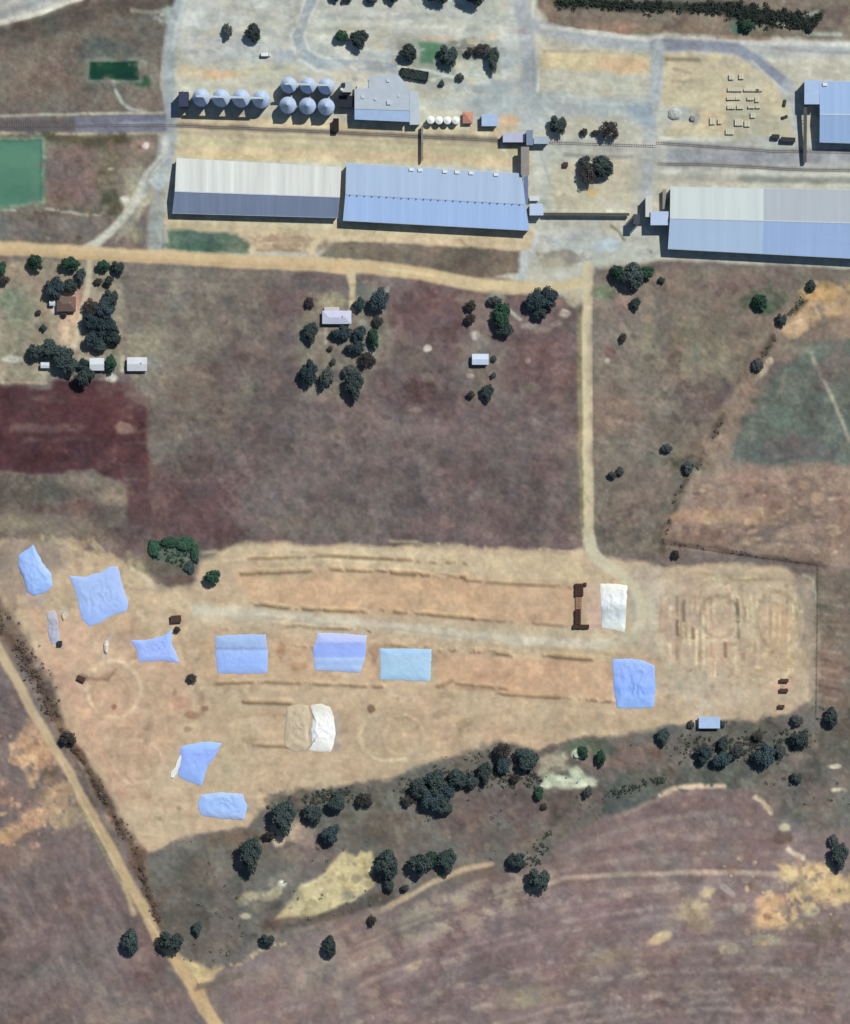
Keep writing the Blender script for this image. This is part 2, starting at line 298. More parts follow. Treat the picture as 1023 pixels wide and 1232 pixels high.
# turning circle
fill([(664,196),(760,192),(768,250),(720,256),(668,254)], (190,179,154), 5, 4, .9); line([(648,180),(652,210),(655,252)], 14, (176,178,168), 4, 1.5, .8); line([(650,180),(662,222)], 3, (156,156,150), 1.5, 1, .6)
blob(712,232,10,5,(208,176,122),.9); blob(735,245,26,8,(184,178,164),.7); blob(765,225,10,30,(184,180,166),.6); line([(655,253),(750,254)], 3, (206,204,186), 1.5, .8, .7)
fill([(636,262),(790,262),(800,304),(760,318),(700,322),(640,322)], (182,180,168), 4, 3, .9); blob(690,290,40,14,(174,176,172),.7); blob(735,296,18,7,(186,200,210),.7); blob(740,270,20,10,(190,182,160),.7)
blob(670,316,26,14,(156,146,126),.85); blob(690,312,14,9,(134,126,116),.8); blob(672,306,24,5,(136,130,120),.7); blob(668,328,22,6,(170,156,140),.7)
line([(640,290),(630,310),(626,342)], 14, (184,190,186), 3, 1.2, .9)
line([(736,272),(744,278),(750,288)], 3.5, (120,112,92), 1.5, 1, .7)
# strip under the sheds
fill([(200,258),(640,274),(640,300),(400,296),(380,304),(206,302)], (196,177,144), 3, 3, .95)
line([(205,266),(400,272)], 5, (202,192,160), 2.5, 1.5, .7); fill([(202,280),(215,278),(285,279),(298,292),(300,303),(202,303)], (89,106,96), 3, 3, .95, lab=0); blob(250,296,50,6,(78,100,86),.7); blob(285,296,14,8,(112,118,104),.7)
blob(340,290,36,8,(166,140,116),.8); line([(308,292),(375,294)], 3, (206,186,156), 1.5, 1, .7, brk=.6); line([(310,300),(360,302)], 4, (150,126,104), 2, 1.5, .7)
line([(372,308),(404,284)], 8, (198,178,148), 3, 1.5, .8)
fill([(404,290),(420,288),(628,300),(624,328),(590,336),(540,332),(480,318),(386,311)], (119,107,96), 3, 3, lab=0); blob(440,298,50,8,(130,116,102),.6); blob(560,318,50,10,(106,98,90),.6); blob(550,308,24,8,(98,92,84),.5)
line([(410,286),(520,290),(630,298)], 6, (206,182,150), 2.5, 1.5, .8); line([(553,288),(562,296)], 3, (160,136,106), 1.5, 1, .7)
# ---- homesteads
fill([(-M,312),(140,312),(150,350),(148,440),(60,452),(-M,452)], (148,136,120), 5, 5, .95)
blob(20,370,24,24,(122,130,112),.7); blob(16,405,30,30,(132,128,112),.6); blob(92,366,18,16,(152,118,108),.85); blob(84,398,14,22,(188,162,140),.85); blob(55,345,16,14,(160,138,124),.7); blob(90,400,6,9,(164,146,118),.8)
blob(66,368,5,8,(196,184,172),.8); blob(30,325,36,10,(166,148,128),.7); line([(0,385),(70,385)], 3, (158,148,128), 2, 2, .6); blob(130,345,14,12,(126,116,104),.6); blob(16,432,14,4,(196,188,180),.7)
line([(108,312),(107,345),(100,368),(96,392),(90,415)], 7.5, (194,182,158), 2.2, 1, lab=1)
blob(165,415,34,30,(142,132,116),.7); blob(145,380,8,40,(140,130,118),.6); line([(148,430),(147,446)], 5, (178,168,150), 2, 1, .8); blob(136,454,8,5,(190,180,168),.8); blob(186,437,10,8,(142,138,132),.7); blob(180,470,40,20,(128,114,104),.5)
fill([(372,348),(455,345),(465,400),(440,470),(360,480),(355,420)], (128,120,108), 10, 8, .8); line([(424,330),(424,350),(425,372)], 6, (200,182,150), 2.2, .8, .95, lab=1)
blob(400,362,20,10,(160,150,128),.8); blob(440,350,30,8,(112,116,112),.7); blob(380,345,24,6,(102,104,102),.6); blob(466,348,4,4,(160,156,150),.8); line([(392,395),(393,412)], 4, (166,162,146), 1.5, 1, .8); blob(436,388,8,7,(158,148,138),.7); blob(446,424,4,4,(166,160,152),.7)
blob(515,419,5,4,(206,188,180),.85); blob(515,455,6,5,(136,124,116),.6); blob(500,493,9,4,(146,128,120),.7)
fill([(560,352),(600,352),(608,420),(600,480),(560,484),(556,420)], (124,113,106), 8, 6, .7); blob(571,405,6,6,(192,176,170),.85); blob(580,412,12,8,(146,136,130),.7); blob(566,452,5,3,(176,152,142),.8); line([(598,360),(612,372),(626,384)], 4.5, (166,164,154), 2, 1, .8)
blob(596,354,10,6,(120,132,126),.8); blob(672,362,6,8,(150,112,100),.8); blob(680,376,7,5,(206,186,166),.8); blob(640,392,10,4,(160,146,138),.8); blob(652,396,10,5,(140,128,120),.7); blob(636,434,4,4,(166,140,132),.7); blob(638,466,12,5,(110,104,96),.6); blob(668,390,8,4,(152,138,130),.7)
line([(560,350),(600,352),(640,350)], 5, (104,98,88), 2.5, 1.5, .6)
# ---- dirt road along the terminal, farm road to the bunkers
D = (204,180,142)
line([(-M,296),(0,298),(100,304),(200,309),(300,315),(380,318),(420,321),(470,324),(520,332),(560,341),(600,346),(660,346),(705,340)], 16, D, 2.6, 1, lab=1, rg=.03)
line([(-M,300),(0,303),(100,309),(300,319),(380,322)], 4, (190,160,124), 2, 1, .6); line([(0,295),(200,305),(330,312)], 4, (212,188,150), 2, 1, .6); line([(460,322),(560,338),(640,346)], 4, (216,200,160), 2, 1, .8)
line([(385,321),(420,327),(424,342)], 8, D, 3, 1, lab=1); blob(412,318,14,8,(208,178,138),.8)
fill([(640,322),(712,318),(712,364),(690,358),(640,352)], (190,188,172), 4, 3, .9, lab=1); blob(690,360,14,10,(196,178,152),.8); blob(676,332,10,6,(206,208,200),.7)
line([(545,338),(600,346),(655,347),(700,340)], 13, (203,186,150), 3, 1, .9, lab=1)
line([(698,378),(698,520),(701,650)], 6, (140,129,104), 2.5, 1, .85)
line([(708,320),(706,400),(707,520),(709,640),(712,662),(722,676),(742,686),(760,700),(771,722),(772,742),(764,766)], 11.5, (203,189,157), 2.2, .8, lab=1, rg=.03)
line([(703,380),(704,640)], 3, (208,196,158), 1.5, .5, .7); line([(711,380),(712,640)], 3.5, (198,184,154), 1.5, .5, .8); line([(715,380),(717,655)], 3, (124,114,102), 2, 1, .5)
line([(424,326),(424,350),(423,373)], 6.5, (202,184,152), 2, .8, 1, lab=1)
# ---- east fields
fill([(716,322),(1023+M,326),(1023+M,348),(960,370),(930,410),(880,480),(840,560),(800,640),(795,668),(718,664)], (122,110,100), 3, 3, lab=0)
fill([(716,330),(800,324),(770,420),(800,490),(780,560),(718,560)], (130,116,107), 10, 10, .7); blob(830,430,60,50,(130,121,106),.7); blob(860,480,50,28,(100,88,86),.8); blob(800,400,10,70,(104,98,94),.5,-8); blob(740,360,14,30,(140,120,114),.6)
blob(770,590,50,40,(118,106,99),.7); blob(740,640,30,20,(104,98,92),.7); blob(800,650,20,20,(96,88,82),.6); blob(750,500,30,16,(140,120,110),.6); blob(790,550,18,12,(96,94,86),.6); blob(820,610,24,16,(98,94,88),.6); blob(900,340,60,14,(120,100,96),.6); blob(915,362,26,18,(84,94,80),.8); blob(916,366,12,8,(70,98,78),.7)
blob(728,352,12,10,(100,112,92),.7); blob(731,434,5,4,(176,160,150),.8); blob(735,425,8,6,(120,92,88),.7); line([(735,505),(765,512),(785,520)], 3, (156,134,122), 2, 2, .6); line([(730,530),(770,535),(800,548)], 3, (154,132,120), 2, 2, .5)
fill([(1023+M,335),(985,345),(940,372),(930,395),(880,470),(830,560),(803,640),(850,665),(900,585),(905,550),(890,510),(930,440),(1023+M,395)], (138,120,108), 6, 5, .95, rg=.08)
fill([(1023+M,332),(995,340),(965,360),(945,385),(940,400),(980,385),(1023+M,372)], (178,146,116), 6, 6, .8, mot=.5); blob(985,352,24,10,(198,160,116),.8); blob(958,394,14,9,(204,170,138),.8,-30); blob(926,434,5,4,(214,190,160),.9); blob(920,445,4,12,(190,168,146),.7,30)
fill([(1023+M,400),(985,412),(955,430),(920,470),(895,505),(880,535),(884,556),(940,560),(1023+M,556)], (102,106,99), 5, 6, .95); blob(930,500,30,30,(96,104,95),.6); blob(980,420,30,10,(124,128,118),.6); blob(960,540,60,14,(98,94,94),.7); blob(1010,440,20,24,(126,112,106),.6)
line([(976,424),(990,456),(1012,500),(1023,530)], 5, (158,148,134), 2.5, 1.5, .85); line([(945,450),(938,470)], 5, (136,126,114), 3, 2, .6)
line([(984,338),(962,364),(935,400),(920,425),(905,448)], 9, (82,76,66), 4, 3, .8, brk=.8); line([(870,500),(850,540),(828,575),(812,602),(800,640),(798,660)], 8, (84,78,70), 4, 3, .75, brk=.7); blob(830,565,9,6,(190,182,160),.6); blob(825,560,16,14,(78,80,68),.6)
fill([(880,562),(1023+M,558),(1023+M,682),(985,678),(900,668),(806,660),(800,640),(828,590)], (141,120,108), 5, 5, .95, rg=.1)
blob(860,622,50,9,(172,138,114),.75); blob(900,618,40,12,(160,134,114),.6,mot=.9); blob(900,575,60,7,(152,124,112),.6); blob(955,595,60,18,(134,112,104),.6); blob(920,645,60,10,(120,104,98),.7); blob(840,645,40,12,(124,104,96),.6)
line([(800,652),(860,660),(900,668),(985,678)], 6, (92,80,76), 3, 1.5, .7)
specks([(830,585),(1015,565),(1015,665),(820,650)], 110, 1.5, 5, [(178,148,124),(164,140,122),(116,100,96),(186,160,134),(150,126,114)], .3, .75, 15, 1.7)
specks([(720,335),(930,340),(900,420),(810,600),(720,650)], 110, 2, 8, [(140,128,116),(96,88,84),(108,102,94),(146,126,116),(92,84,78)], .25, .6, 16)
specks([(900,500),(1015,420),(1015,555),(890,555)], 25, 3, 8, [(118,116,108),(92,96,90),(110,100,98)], .3, .6, 17)
fill([(980,684),(1023+M,684),(1023+M,900),(984,890)], (122,109,99), 3, 3, .95); blob(1000,820,22,40,(134,110,100),.7); blob(1004,720,18,40,(112,102,92),.6)
for k in range(13): line([(986,716+k*11),(1012+random.uniform(-6,8),720+k*11)], 3.5, random.choice([(148,134,120),(98,88,80)]), 2, 2.5, .6, brk=.6)
# ---- bunker yard of bare graded earth
YARD = [(234,700),(244,674),(300,654),(420,656),(560,658),(700,662),(760,674),(800,682),(900,676),(950,684),(976,700),(977,835),(945,862),(872,868),(800,876),(700,886),(650,908),(600,894),(545,908),(480,936),(400,948),(330,962),(302,996),(262,1000),(215,1010),(176,1030),(150,1000),(104,930),(72,880),(38,800),(4,735),(-20,700),(-30,660),(0,650),(60,654),(100,664),(140,672),(180,694),(200,706)]
fill(YARD, (189,166,134), 4, 4, lab=4, rg=.05)
blob(40,670,60,24,(168,150,126),.7); blob(85,655,24,8,(178,158,132),.7); blob(10,690,30,40,(150,134,116),.7); fill([(0,652),(70,656),(80,680),(20,690),(-20,680)], (140,126,112), 8, 8, .7)
fill([(60,740),(150,740),(230,800),(210,900),(140,980),(80,860)], (191,160,130), 12, 12, .8); blob(140,700,50,40,(188,168,134),.7); blob(190,690,20,16,(186,162,132),.6)
line([(160,684),(178,696),(182,712)], 6, (206,190,160), 2.5, 2, .7)
fill([(168,652),(238,650),(232,690),(226,708),(186,700),(176,684)], (100,92,84), 6, 5, .9, lab=0); blob(208,664,26,14,(94,104,96),.7); blob(215,698,24,6,(104,84,80),.8)
line([(150,706),(240,712)], 4, (164,146,122), 3, 2, .5)
# long bunker floors and the haul road between them
fill([(244,664),(300,656),(560,662),(700,668),(700,700),(470,684),(300,672)], (197,178,142), 5, 3, .8)
fill([(280,692),(480,690),(692,704),(694,750),(560,742),(420,733),(300,724)], (194,163,128), 4, 2, .95); blob(520,715,80,14,(196,162,126),.6); blob(340,712,40,12,(198,164,128),.6); blob(640,730,40,14,(190,160,128),.6)
fill([(236,724),(300,730),(440,742),(560,752),(700,756),(770,760),(768,786),(700,784),(560,774),(440,764),(230,750)], (190,174,143), 4, 2, .95); line([(270,738),(340,742),(450,752),(560,764),(700,775)], 7, (192,184,162), 3, 1.5, .8)
fill([(700,670),(800,684),(840,730),(820,800),(790,790),(768,780),(776,720),(750,690)], (184,170,146), 6, 4, .8); line([(707,640),(709,656),(715,668),(730,680),(748,691),(763,707),(771,727),(770,746),(762,766)], 13, (194,185,155), 2.5, 1, lab=1); blob(790,730,10,50,(190,178,152),.6); fill([(706,706),(726,704),(726,760),(706,758)], (196,170,148), 3, 2, .8); blob(764,728,8,30,(174,166,148),.8)
fill([(524,786),(736,797),(736,842),(640,836),(526,822)], (196,162,128), 4, 2, .9); fill([(240,770),(460,770),(460,816),(240,816)], (192,162,128), 6, 4, .7)
fill([(430,820),(640,836),(780,858),(700,884),(600,890),(480,930),(400,940),(300,900)], (188,164,132), 10, 8, .6)
for (p, c, w, a) in [([(245,678),(330,670),(470,676)],(206,186,148),4,.8),([(300,662),(560,668)],(204,186,150),5,.7),([(470,650),(600,660),(700,664)],(190,170,140),4,.6),([(350,664),(440,672),(560,676)],(164,146,118),4,.6),([(450,684),(560,690)],(208,186,150),3,.7),([(560,700),(690,706)],(172,154,124),3,.6),
                     ([(525,826),(640,834),(740,846)],(166,138,108),4,.7),([(520,842),(640,846),(740,858)],(200,176,142),4,.6),([(280,826),(420,832),(520,830)],(198,172,136),4,.6),([(560,862),(600,860),(660,846)],(172,152,120),4,.5),([(300,860),(345,860)],(170,140,106),3,.6),([(480,880),(560,872)],(176,156,124),3,.5),([(560,778),(700,788),(735,790)],(196,178,136),4,.6)]:
    line(p, w, c, 2.2, 1.2, a, brk=.8)
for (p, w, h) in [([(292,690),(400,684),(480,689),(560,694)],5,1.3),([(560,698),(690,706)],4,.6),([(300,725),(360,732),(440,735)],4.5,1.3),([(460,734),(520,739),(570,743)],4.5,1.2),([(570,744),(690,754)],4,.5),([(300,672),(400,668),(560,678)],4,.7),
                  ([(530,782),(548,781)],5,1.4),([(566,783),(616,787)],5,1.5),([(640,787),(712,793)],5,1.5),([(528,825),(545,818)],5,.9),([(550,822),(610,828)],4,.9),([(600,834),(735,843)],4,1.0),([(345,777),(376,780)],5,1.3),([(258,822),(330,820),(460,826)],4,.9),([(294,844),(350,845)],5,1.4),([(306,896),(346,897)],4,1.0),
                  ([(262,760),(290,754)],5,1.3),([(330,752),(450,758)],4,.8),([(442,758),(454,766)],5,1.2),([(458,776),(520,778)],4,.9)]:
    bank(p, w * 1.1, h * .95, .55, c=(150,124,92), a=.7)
blob(338,783,5,7,(168,132,100),.7); blob(360,802,10,5,(176,140,106),.6); blob(450,785,5,12,(150,124,104),.6)
ring(470,886,38,30,6,(208,186,152),.9,0,.4); ring(484,886,24,24,4,(170,148,120),.5,0,.2); blob(455,880,22,16,(178,158,130),.6); blob(470,856,20,5,(168,146,118),.6); blob(447,853,4,4,(120,96,76),.8); blob(540,880,12,12,(184,160,134),.5,mot=.9); blob(558,874,8,9,(140,122,96),.6,mot=.9)
blob(525,860,10,6,(150,130,106),.5,mot=.9)
ring(136,830,32,34,6,(208,184,150),.9,0,.4); ring(134,836,22,26,4,(176,146,116),.5,0,.2); blob(98,816,7,5,(112,90,76),.8); line([(98,814),(130,818),(140,806)], 4, (150,118,92), 2, 1.5, .7); blob(138,851,4,4,(128,90,70),.7); blob(126,838,14,8,(206,168,138),.6)
ring(165,918,30,26,5,(206,180,148),.8,0,.3); ring(168,925,16,18,3,(176,152,122),.5,0,.2); ring(180,980,20,26,4,(176,158,126),.4,20,.2)
blob(95,770,30,14,(196,166,138),.6); blob(150,770,10,8,(186,156,132),.6); line([(124,790),(130,770),(136,760)], 3, (196,186,176), 1.5, 1, .7); blob(64,755,6,16,(176,172,180),.6); blob(78,738,4,6,(200,190,172),.8); blob(44,720,20,10,(168,160,156),.5)
line([(36,716),(50,760),(84,830),(110,880),(150,960)], 9, (198,160,130), 4, 2.5, .6); blob(70,820,30,40,(190,154,128),.5,-25)
blob(246,853,5,4,(130,96,74),.7); blob(218,846,12,8,(178,134,110),.6); blob(230,860,6,4,(150,108,86),.6); blob(210,834,4,4,(146,114,90),.6); blob(242,840,4,10,(150,122,98),.6); line([(216,760),(228,800),(240,845)], 5, (160,140,112), 2.5, 2, .5, brk=.6)
blob(226,878,5,4,(146,120,92),.7); blob(216,972,5,5,(140,126,98),.6); blob(192,985,5,5,(150,138,106),.6); blob(180,960,5,6,(176,140,112),.6); blob(300,890,10,5,(160,136,106),.6); blob(285,905,14,6,(178,156,122),.5); blob(275,930,10,22,(182,168,130),.6)
fill([(346,850),(374,850),(376,904),(344,904)], (170,152,130), 4, 3, .7); blob(405,880,6,30,(168,162,152),.5)
specks([(60,740),(240,720),(260,980),(180,1020)], 90, 1.5, 5, [(170,146,112),(204,180,148),(178,150,120),(160,136,108)], .25, .55, 21)
specks([(250,820),(700,850),(600,890),(340,950)], 80, 1.5, 5, [(168,146,116),(206,184,150),(176,152,124)], .25, .55, 22, 1.5)
# fenced east pen with vertical wheel and rip lines
fill([(800,684),(900,680),(972,698),(974,838),(940,860),(860,864),(800,850),(790,760)], (185,165,136), 6, 5, .9)
blob(850,830,50,20,(186,172,146),.7); blob(820,740,26,50,(178,156,136),.5)
for k in range(64):
    u = 796 + k * 2.8 + random.uniform(-2, 2); v0 = 700 + random.uniform(0, 30) + 22 * abs((u - 880) / 90); v1 = 790 + random.uniform(-30, 30)
    line([(u, v0), (u + random.uniform(-2, 2), v1)], random.uniform(1.5, 3.2), random.choice([(214,198,160),(160,140,112),(148,128,106),(204,188,144),(186,152,126)]), 1.8, 1.5, .85, brk=.7)
ring(866,740,22,25,5,(146,134,110),.95,0,.4); ring(866,742,15,17,5,(202,182,148),.7); fill([(848,735),(886,735),(886,800),(850,800)], (192,166,138), 5, 4, .7); ring(936,745,24,34,5,(156,140,110),.9,0,.4); blob(944,760,18,40,(196,164,130),.6); blob(940,790,16,22,(194,168,130),.6)
for (u, v, h) in [(824,735,13),(888,735,15),(889,758,10),(874,782,9),(816,755,9),(835,762,6)]: bank([(u,v-h),(u,v+h*.8)], 4, .9, c=(116,99,80), a=.6)
for (v, u0, u1) in [(690,840,880),(696,845,910),(698,880,925),(803,890,930),(809,885,945),(818,880,945)]: line([(u0,v),(u1,v+random.uniform(-2,2))], 3.5, random.choice([(206,190,144),(164,146,110)]), 1.8, 1.5, .7, brk=.7)
line([(970,706),(972,840)], 6, (206,186,152), 2.5, 2.5, .7, brk=.6); line([(962,700),(962,840)], 4, (156,142,118), 2.5, 2, .6, brk=.6); fill([(955,690),(984,690),(984,850),(974,850)], (150,136,120), 4, 3, .7); line([(966,690),(980,698),(982,720)], 4, (170,160,146), 2, 1.5, .6)
ring(866,738,26,35,5,(206,190,156),.55); ring(936,748,30,46,5,(206,188,152),.55); ring(936,752,16,30,4,(204,184,150),.4); line([(846,742),(847,800)], 3.5, (210,194,158), 1.6, 1, .8); line([(886,742),(886,805)], 3.5, (208,192,156), 1.6, 1, .8); blob(940,826,14,8,(196,156,134),.6); blob(930,840,14,10,(190,170,140),.5); line([(840,858),(850,842),(862,858)], 6, (192,186,166), 3, 2, .5)
specks([(800,690),(975,700),(970,840),(800,850)], 160, 1.2, 4, [(206,190,152),(164,144,114),(150,130,108),(198,176,140),(170,144,124)], .3, .65, 23)
specks([(0,652),(160,672),(180,700),(40,720)], 30, 2, 7, [(170,150,126),(128,112,98),(150,134,116)], .3, .6, 24)
line([(236,733),(340,741),(440,751),(560,765),(650,772),(720,776),(764,768)], 11, (200,189,163), 3, 1.2, .85, brk=.35); line([(300,742),(450,756),(600,771)], 3, (178,160,132), 1.5, 1.2, .6, brk=.5)
line([(709,650),(715,668),(730,680),(748,691),(763,707),(772,727),(771,748),(760,768)], 12, (198,189,162), 2.5, 1, .95, lab=1); line([(775,715),(790,750),(800,790),(830,840)], 8, (190,180,152), 3, 2, .6)
# ---- west track, its hedge strip and the field beyond
fill([(-M,740),(-12,760),(60,890),(100,965),(150,1060),(200,1150),(262,1245),(300,1232+M),(-M,1232+M)], (117,103,100), 4, 3, .98, lab=0)
fill([(-M,700),(0,716),(36,770),(20,800),(-30,760)], (128,114,104), 6, 5, .8, lab=0)
line([(-30,700),(4,745),(30,786),(54,828),(66,860)], 19, (120,104,93), 4, 3, .9, lab=0); line([(-10,740),(20,785),(38,812)], 10, (94,80,72), 4, 2, .6); line([(48,818),(70,866)], 13, (92,76,68), 4, 2.5, .7)
line([(72,872),(90,900),(112,936),(142,988),(168,1030),(186,1090),(196,1128)], 13, (116,98,85), 4, 3, .9, brk=.45, lab=0); line([(80,880),(110,930),(140,984)], 8, (92,74,64), 3, 2, .7); line([(160,1030),(180,1070),(190,1110)], 12, (100,80,72), 3, 3, .7); blob(46,800,14,4,(170,150,128),.7)
blob(20,820,40,30,(124,108,104),.5); blob(10,870,30,20,(104,92,92),.6); blob(40,905,26,24,(190,150,118),.8,mot=.8); blob(36,880,20,12,(170,134,110),.6,-60); blob(68,965,26,28,(182,150,120),.7,mot=1); blob(20,950,30,26,(128,108,102),.7)
blob(6,1005,26,12,(190,150,116),.8,-35,mot=.8); blob(40,985,34,12,(176,142,118),.7,-35,mot=.9); blob(86,985,22,18,(166,146,120),.6,mot=.8); line([(14,895),(40,945)], 6, (196,160,130), 2.5, 2.5, .7); blob(60,930,10,7,(104,98,80),.7); blob(20,1030,30,12,(136,116,104),.6)
specks([(0,880),(60,890),(110,980),(60,1020),(0,1020)], 90, 1.5, 6, [(200,162,130),(184,144,118),(120,102,96),(150,124,108),(170,134,114)], .35, .75, 25)
line([(0,1060),(40,1130),(60,1190),(66,1240)], 5, (138,122,116), 4, 4, .5); line([(20,1010),(70,1100),(110,1180)], 4, (130,114,108), 4, 4, .5); line([(80,1040),(130,1120),(180,1210)], 6, (126,110,106), 5, 4, .5); blob(80,1080,50,40,(112,98,96),.6); blob(90,1140,60,40,(122,108,106),.6); blob(30,1180,40,50,(114,102,100),.6); blob(105,1200,30,30,(130,114,108),.5); blob(140,1220,40,12,(144,126,114),.5); blob(80,1085,6,8,(104,84,80),.7)
specks([(0,1030),(110,1000),(240,1225),(0,1230)], 90, 2, 8, [(134,118,112),(104,90,90),(126,108,106),(144,126,118)], .25, .55, 26)
line([(-30,730),(2,786),(30,838),(58,888),(84,930),(100,962)], 11, (190,170,138), 2.2, 1, lab=1, rg=.03); line([(100,962),(128,1012),(152,1056),(176,1100),(190,1130)], 13, (188,166,130), 2.5, 1.2, lab=1); line([(190,1128),(206,1146),(228,1180),(252,1220),(300,1300),(330,1360)], 15, (194,166,128), 2.5, 1.2, lab=1)
line([(70,910),(100,968),(140,1044)], 3, (206,186,150), 1.5, .8, .6); line([(96,972),(130,1036),(158,1084)], 4, (150,142,110), 2, 1.5, .6); line([(150,1064),(160,1100)], 7, (196,170,134), 2.5, 2, .6, brk=.7); line([(178,1106),(196,1132)], 3, (222,196,158), 1.5, .6, .8)
# ---- creek land
bank([(2,748),(32,790),(54,826),(66,858)], 10, .45, .5, c=(100,84,74), a=.6); bank([(76,878),(112,936),(142,988),(168,1030),(188,1100)], 7, .6, .5, c=(96,78,66), a=.7)
CREEK = [(178,1030),(215,1010),(300,996),(328,962),(400,948),(480,936),(545,906),(600,892),(650,905),(700,888),(800,878),(872,868),(945,862),(990,850),(1023+M,850),(1023+M,1010),(960,990),(910,950),(850,945),(800,955),(730,978),(680,1010),(640,1045),(560,1060),(480,1082),(400,1110),(320,1145),(262,1166),(225,1160),(196,1128),(184,1080)]
fill(CREEK, (108,103,97), 4, 6, .97, lab=0, rg=.3)
for (u, v, rx, ry, c, a) in [(240,1060,50,40,(98,94,86),.7),(220,1100,30,30,(92,88,80),.6),(280,1010,40,12,(112,96,84),.7),(300,970,20,12,(150,136,112),.5),(265,1040,24,24,(122,114,106),.5),(400,960,70,14,(100,94,86),.7),(450,980,40,24,(110,106,96),.6),(460,1000,40,20,(104,98,90),.6),(370,1020,30,18,(108,96,94),.7),(560,980,60,30,(108,96,92),.7),(640,970,60,24,(106,90,88),.7),(600,1010,50,20,(110,98,92),.6),(680,960,40,20,(98,92,86),.7),(740,905,50,20,(128,106,98),.8),(700,900,16,10,(96,108,92),.8),(725,900,16,14,(84,96,84),.7),(780,940,60,14,(96,98,90),.8),(860,930,60,16,(88,90,84),.8),(930,900,50,30,(98,98,92),.7),(900,880,60,12,(96,96,88),.6),(985,930,40,50,(110,100,94),.6),(950,960,40,20,(108,100,96),.5),(1000,890,30,30,(98,92,84),.6),(735,960,14,26,(72,84,80),.5),(760,968,40,12,(88,92,88),.6),(655,1000,30,16,(106,98,94),.5),(350,1030,14,10,(126,116,104),.6),(560,1050,40,10,(120,106,94),.6),(290,1120,40,20,(108,98,94),.6)]:
    blob(u, v, rx, ry, c, a, mot=.8)
blob(345,1000,22,12,(176,152,132),.8,mot=.7); blob(336,1012,7,6,(196,174,150),.8); blob(372,1005,12,16,(150,132,122),.7); blob(340,1062,6,5,(206,202,190),.8); blob(300,1080,16,8,(176,160,132),.8,-20); blob(328,1076,14,7,(170,158,130),.7,-30); blob(296,1102,8,4,(196,178,150),.8)
fill([(326,1108),(344,1090),(366,1066),(384,1058),(400,1040),(414,1024),(430,1032),(436,1022),(450,1026),(450,1062),(436,1078),(408,1090),(376,1102),(344,1112)], (192,172,136), 3, 4, .95, rg=.1); specks([(344,1100),(384,1060),(446,1026),(446,1066),(380,1100)], 50, 1.5, 5, [(210,192,154),(166,146,112),(180,158,118),(154,138,112)], .3, .7, 27)
line([(320,1112),(380,1108),(430,1092),(466,1078)], 14, (90,82,76), 4, 2, .8); blob(455,1085,14,8,(84,82,76),.7); line([(300,1140),(360,1120),(420,1104)], 6, (130,112,104), 3, 2, .6)
fill([(648,948),(660,934),(690,936),(684,922),(696,918),(706,930),(720,938),(714,946),(680,950)], (186,184,162), 3, 3, .95); fill([(648,915),(680,905),(690,925),(670,935),(650,935)], (178,164,142), 4, 4, .8); blob(695,908,7,6,(206,208,186),.9,mot=.3); line([(652,946),(716,944)], 3, (204,200,176), 1.5, 1, .7)
specks(CREEK, 230, 2, 8, [(92,88,80),(128,116,104),(100,98,90),(120,104,98),(84,80,76),(138,126,112)], .25, .6, 28)
blob(1006,950,8,3,(208,190,166),.8); blob(1004,922,9,3,(206,190,170),.8)
# ---- south-east ploughland
fill([(262,1168),(320,1148),(400,1114),(480,1086),(560,1062),(640,1046),(684,1012),(732,980),(800,957),(850,948),(905,954),(940,984),(970,1010),(1023+M,1010),(1023+M,1232+M),(320,1232+M),(290,1250)], (124,108,105), 4, 3, .98, rg=.12)
fill([(700,1000),(760,974),(850,952),(905,960),(940,1000),(930,1040),(700,1050)], (122,104,100), 6, 4, .7); blob(620,1140,120,50,(120,103,103),.7,-15); blob(480,1200,120,30,(122,104,103),.7); blob(800,1190,180,36,(116,101,98),.7); blob(750,1100,60,20,(116,101,103),.6); blob(400,1190,50,40,(128,114,108),.6); blob(960,1180,60,40,(112,98,94),.6); blob(700,1120,40,30,(126,106,102),.6)
fill([(480,1090),(560,1066),(640,1052),(680,1050),(640,1090),(540,1120),(470,1130)], (148,134,118), 8, 7, .8, mot=.75); fill([(300,1170),(400,1125),(470,1105),(480,1140),(400,1190),(320,1200)], (138,122,112), 10, 8, .7, mot=.7)
line([(690,1024),(740,1000),(800,985),(850,978),(900,990)], 6, (138,122,116), 4, 2, .7); pass; line([(830,1050),(900,1052),(965,1052)], 6, (138,122,116), 3, 1.5, .6); line([(640,1112),(700,1092),(755,1075)], 6, (138,120,114), 3, 2, .6); blob(756,1076,7,4,(166,146,134),.7)
for (p, w, a) in [([(640,1168),(720,1140),(790,1128)],6,.5),([(600,1200),(700,1165),(760,1150)],5,.4),([(690,1194),(800,1200),(830,1204)],4,.5),([(420,1160),(520,1130),(620,1110)],5,.4),([(330,1220),(450,1180),(560,1150)],5,.4),([(720,1020),(790,1004),(860,1006)],5,.4)]: line(p, w, (144,126,118), 3, 2.5, a, brk=.8)

